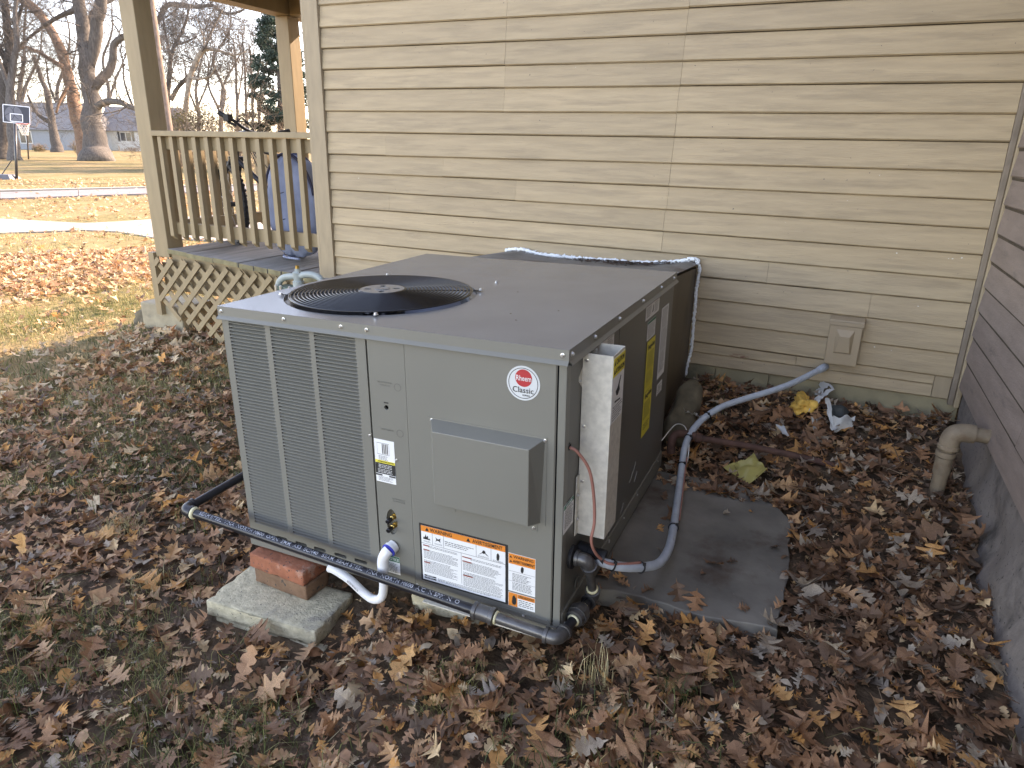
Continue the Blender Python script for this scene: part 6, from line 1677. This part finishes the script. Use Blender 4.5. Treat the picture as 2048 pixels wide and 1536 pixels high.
single = np.zeros(len(x), bool); single[order] = True
# 300 nearest leaves as objects sharing a few dozen meshes
lib = {}
Rs = rots(len(order), .42)
for j, i in enumerate(order):
    s = int(rng.integers(0, len(SHAPES) - 3)); tb = int(rng.integers(0, 8)); key = (s, round(float(tn[i]) * 14))
    if key not in lib:
        V, F = SHAPES[s]; me = np_mesh('leaf', V, F, True, np.full(len(V), key[1] / 14)); me.materials.append(m_leaf); lib[key] = me
    o = bpy.data.objects.new('leaf', lib[key]); link(o, ground)
    M4 = Matrix(Rs[j].T.tolist()).to_4x4()
    o.matrix_world = Matrix.Translation((x[i], y[i], z[i] + .010)) @ M4 @ Matrix.Scale(float(L[i]) * 1.12, 4)
r_ = ~single
nr = np.hypot(x - CAM[0], y - CAM[1]) < 2.4; parts = []
for sel, sh_ in ((r_ & nr, SHAPES), (r_ & ~nr, LOW)): parts.append(stamp(sh_, x[sel], y[sel], z[sel], L[sel] * (1 if sh_ is SHAPES else 1.1), .33, tn[sel], 'near'))
# crumbled fragments below
x, y = scatter(90000, .9, 4.6, 1.0); x, y = x[:11000], y[:11000]
keep = ~((x > -.5) & (x < .09) & (y > 1.86) & (y < 2.75)); x, y = x[keep], y[keep]
parts.append(stamp(LOW, x, y, ground_z(x, y) + .004 + rng.random(len(x)) * .008, rng.uniform(.015, .04, len(x)), .4, np.where(rng.random(len(x)) < .55, rng.uniform(0, .3, len(x)), rng.uniform(.3, 1, len(x))), 'bits'))
# middle distance and far lawn
for r0, r1, n, cap, Lm, dens in ((5.2, 12, 330000, 23000, .088, .22), (12, 34, 900000, 12000, .11, .1)):
    x, y = scatter(n, r0, r1, 1.0)
    g1 = nz(x, y, .55, 5.); keep = rng.random(len(x)) < np.clip(.45 + .9 * g1 + dens + np.clip((np.hypot(x, y) - 7) / 8, 0, .5) - .95 * np.clip((-x - 4.6) / .8, 0, 1) * np.clip((10.8 - np.hypot(x, y)) / 3.2, 0, 1), .10, 1); x, y = x[keep], y[keep]
    if len(x) > cap: i = rng.permutation(len(x))[:cap]; x, y = x[i], y[i]
    P = np.c_[x, y, ground_z(x, y)]; ok = off_paving(P); x, y = x[ok], y[ok]
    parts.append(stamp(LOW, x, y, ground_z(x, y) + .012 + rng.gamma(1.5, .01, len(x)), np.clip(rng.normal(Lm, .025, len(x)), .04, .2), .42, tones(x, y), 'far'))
off = 0; Vs, Fs, Ts = [], [], []
for V, F, T in parts: Vs.append(V); Fs.append(F + off); Ts.append(T); off += len(V)
me = np_mesh('fallen_leaves', np.concatenate(Vs), np.concatenate(Fs), True, np.concatenate(Ts))
tag(obj('fallen_leaves', me, m_leaf), 'brown oak leaves carpeting the yard', None, None, 'stuff')

# broken twigs and leaf stalks
tw = Twigs(); rt = random.Random(77)
x, y = scatter(3000, .9, 5.0, 1.0)
for k in range(min(len(x), 420)):
    a_ = rt.uniform(0, 6.3); Lt = rt.uniform(.02, .10) if k % 12 else rt.uniform(.12, .3); p = np.array([x[k], y[k], gz(x[k], y[k]) + rt.uniform(.008, .028)]); dv = np.array([math.cos(a_), math.sin(a_), rt.uniform(-.08, .16)])
    q = p + dv * Lt * .5 + np.array([rt.gauss(0, .006), rt.gauss(0, .006), .004]); r_ = rt.uniform(.0007, .0014) if k % 12 else rt.uniform(.0015, .003)
    tw.seg(p, q, r_, r_ * .9); tw.seg(q, q + dv * Lt * .5 + np.array([rt.gauss(0, .01), rt.gauss(0, .01), 0]), r_ * .9, r_ * .6)
tag(tw.build('fallen_twigs', M('twig_brown', (.24, .16, .10), .8, var=.4, scale=9), None), 'broken twigs and leaf stalks among the leaves', None, None, 'stuff')
# grass blades
def blades(x, y, h, w, lean, tone, z=None):
    n = len(x); z = ground_z(x, y) - .006 if z is None else z
    a = rng.uniform(0, 2 * PI, n); ld = rng.uniform(0, 2 * PI, n); ln = np.abs(rng.normal(0, lean, n)) * h
    p = np.c_[x, y, z]; sdv = np.c_[np.cos(a), np.sin(a), np.zeros(n)] * (w / 2)[:, None]; lv = np.c_[np.cos(ld), np.sin(ld), np.zeros(n)] * ln[:, None]
    m1 = p + lv * .35 + np.c_[np.zeros(n), np.zeros(n), h * .55]; tip = p + lv * 1.1 + np.c_[np.zeros(n), np.zeros(n), h * .9 - ln * .25]
    V = np.stack([p - sdv, p + sdv, m1 + sdv * .8, m1 - sdv * .8, tip], 1).reshape(-1, 3)
    b = np.arange(n)[:, None] * 5
    F = np.concatenate([b + np.array([[0, 1, 2]]), b + np.array([[0, 2, 3]]), b + np.array([[3, 2, 4]])])
    return V, F, np.repeat(tone, 5)
GB = []
x, y = scatter(420000, .9, 5.0, 1.0)
g1 = nz(x, y, 1.7, 11.) + .6 * nz(x, y, 5.5, 4.)
left = np.clip((-x - .35) / 1.2, 0, 1) * .5 + .5 * np.clip((1.55 - y) / .5, 0, 1)
keep = (rng.random(len(x)) < np.clip(g1 * 2.0 + .12, 0, 1) * (.12 + .88 * left)) & ~((x > -.3) & (y > 1.75))
x, y = x[keep], y[keep]
if len(x) > 85000: i = rng.permutation(len(x))[:85000]; x, y = x[i], y[i]
gt = nz(x, y, .9, 20.)
tone = np.clip(rng.normal(.40, .22, len(x)) + gt * .5, 0, 1)
GB.append(blades(x, y, rng.uniform(.035, .115, len(x)), rng.uniform(.0014, .003, len(x)), .8, tone))
x, y = scatter(900000, 4.6, 15, .5)
g1 = nz(x, y, .8, 15.); keep = rng.random(len(x)) < np.clip(.55 + g1 * 1.2 - np.clip((np.hypot(x, y) - 8) / 8, 0, .5), .05, 1); x, y = x[keep], y[keep]
if len(x) > 90000: i = rng.permutation(len(x))[:90000]; x, y = x[i], y[i]
ok = off_paving(np.c_[x, y, ground_z(x, y)]); x, y = x[ok], y[ok]
gt = nz(x, y, .55, 30.); r_ = np.hypot(x, y)
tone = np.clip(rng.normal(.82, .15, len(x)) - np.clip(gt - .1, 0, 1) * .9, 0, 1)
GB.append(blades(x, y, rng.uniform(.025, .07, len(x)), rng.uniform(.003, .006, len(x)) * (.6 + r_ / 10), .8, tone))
x, y = scatter(400000, 3.6, 9.0, .3)
ok = (x < -2.2); x, y = x[ok], y[ok]
g1 = nz(x, y, 1.2, 40.) + .5 * nz(x, y, 4., 41.); keep = rng.random(len(x)) < np.clip(.5 + g1 * 1.4, .1, 1); x, y = x[keep][:60000], y[keep][:60000]
tone = np.clip(rng.normal(.72, .2, len(x)) - np.clip(nz(x, y, .7, 30.) + .08, 0, 1) * 1.1, 0, 1)
GB.append(blades(x, y, rng.uniform(.03, .085, len(x)), rng.uniform(.0025, .0045, len(x)), .9, tone))
# a straw clump and a green tuft by the pipe corner
for (u, v, n, h0, h1, t0, t1, sp, le) in ((1195, 1370, 46, .08, .17, .85, 1., .022, .35), (1345, 1395, 60, .05, .10, .05, .3, .02, .9), (890, 1385, 240, .03, .09, .3, .7, .06, .8), (300, 1330, 200, .03, .08, .5, .8, .05, .8), (240, 1060, 160, .05, .10, .7, .95, .05, .7), (300, 1175, 120, .04, .09, .6, .9, .05, .7)):
    c = hit(u, v); GB.append(blades(c[0] + rng.normal(0, sp, n), c[1] + rng.normal(0, sp, n), rng.uniform(h0, h1, n), rng.uniform(.0016, .003, n), le, rng.uniform(t0, t1, n)))
off = 0; Vs, Fs, Ts = [], [], []
for V, F, T in GB: Vs.append(V); Fs.append(F + off); Ts.append(T); off += len(V)
me = np_mesh('grass', np.concatenate(Vs), np.concatenate(Fs), False, np.concatenate(Ts))
tag(obj('grass', me, m_grass), 'thin dry and green grass between the fallen leaves', None, None, 'stuff')
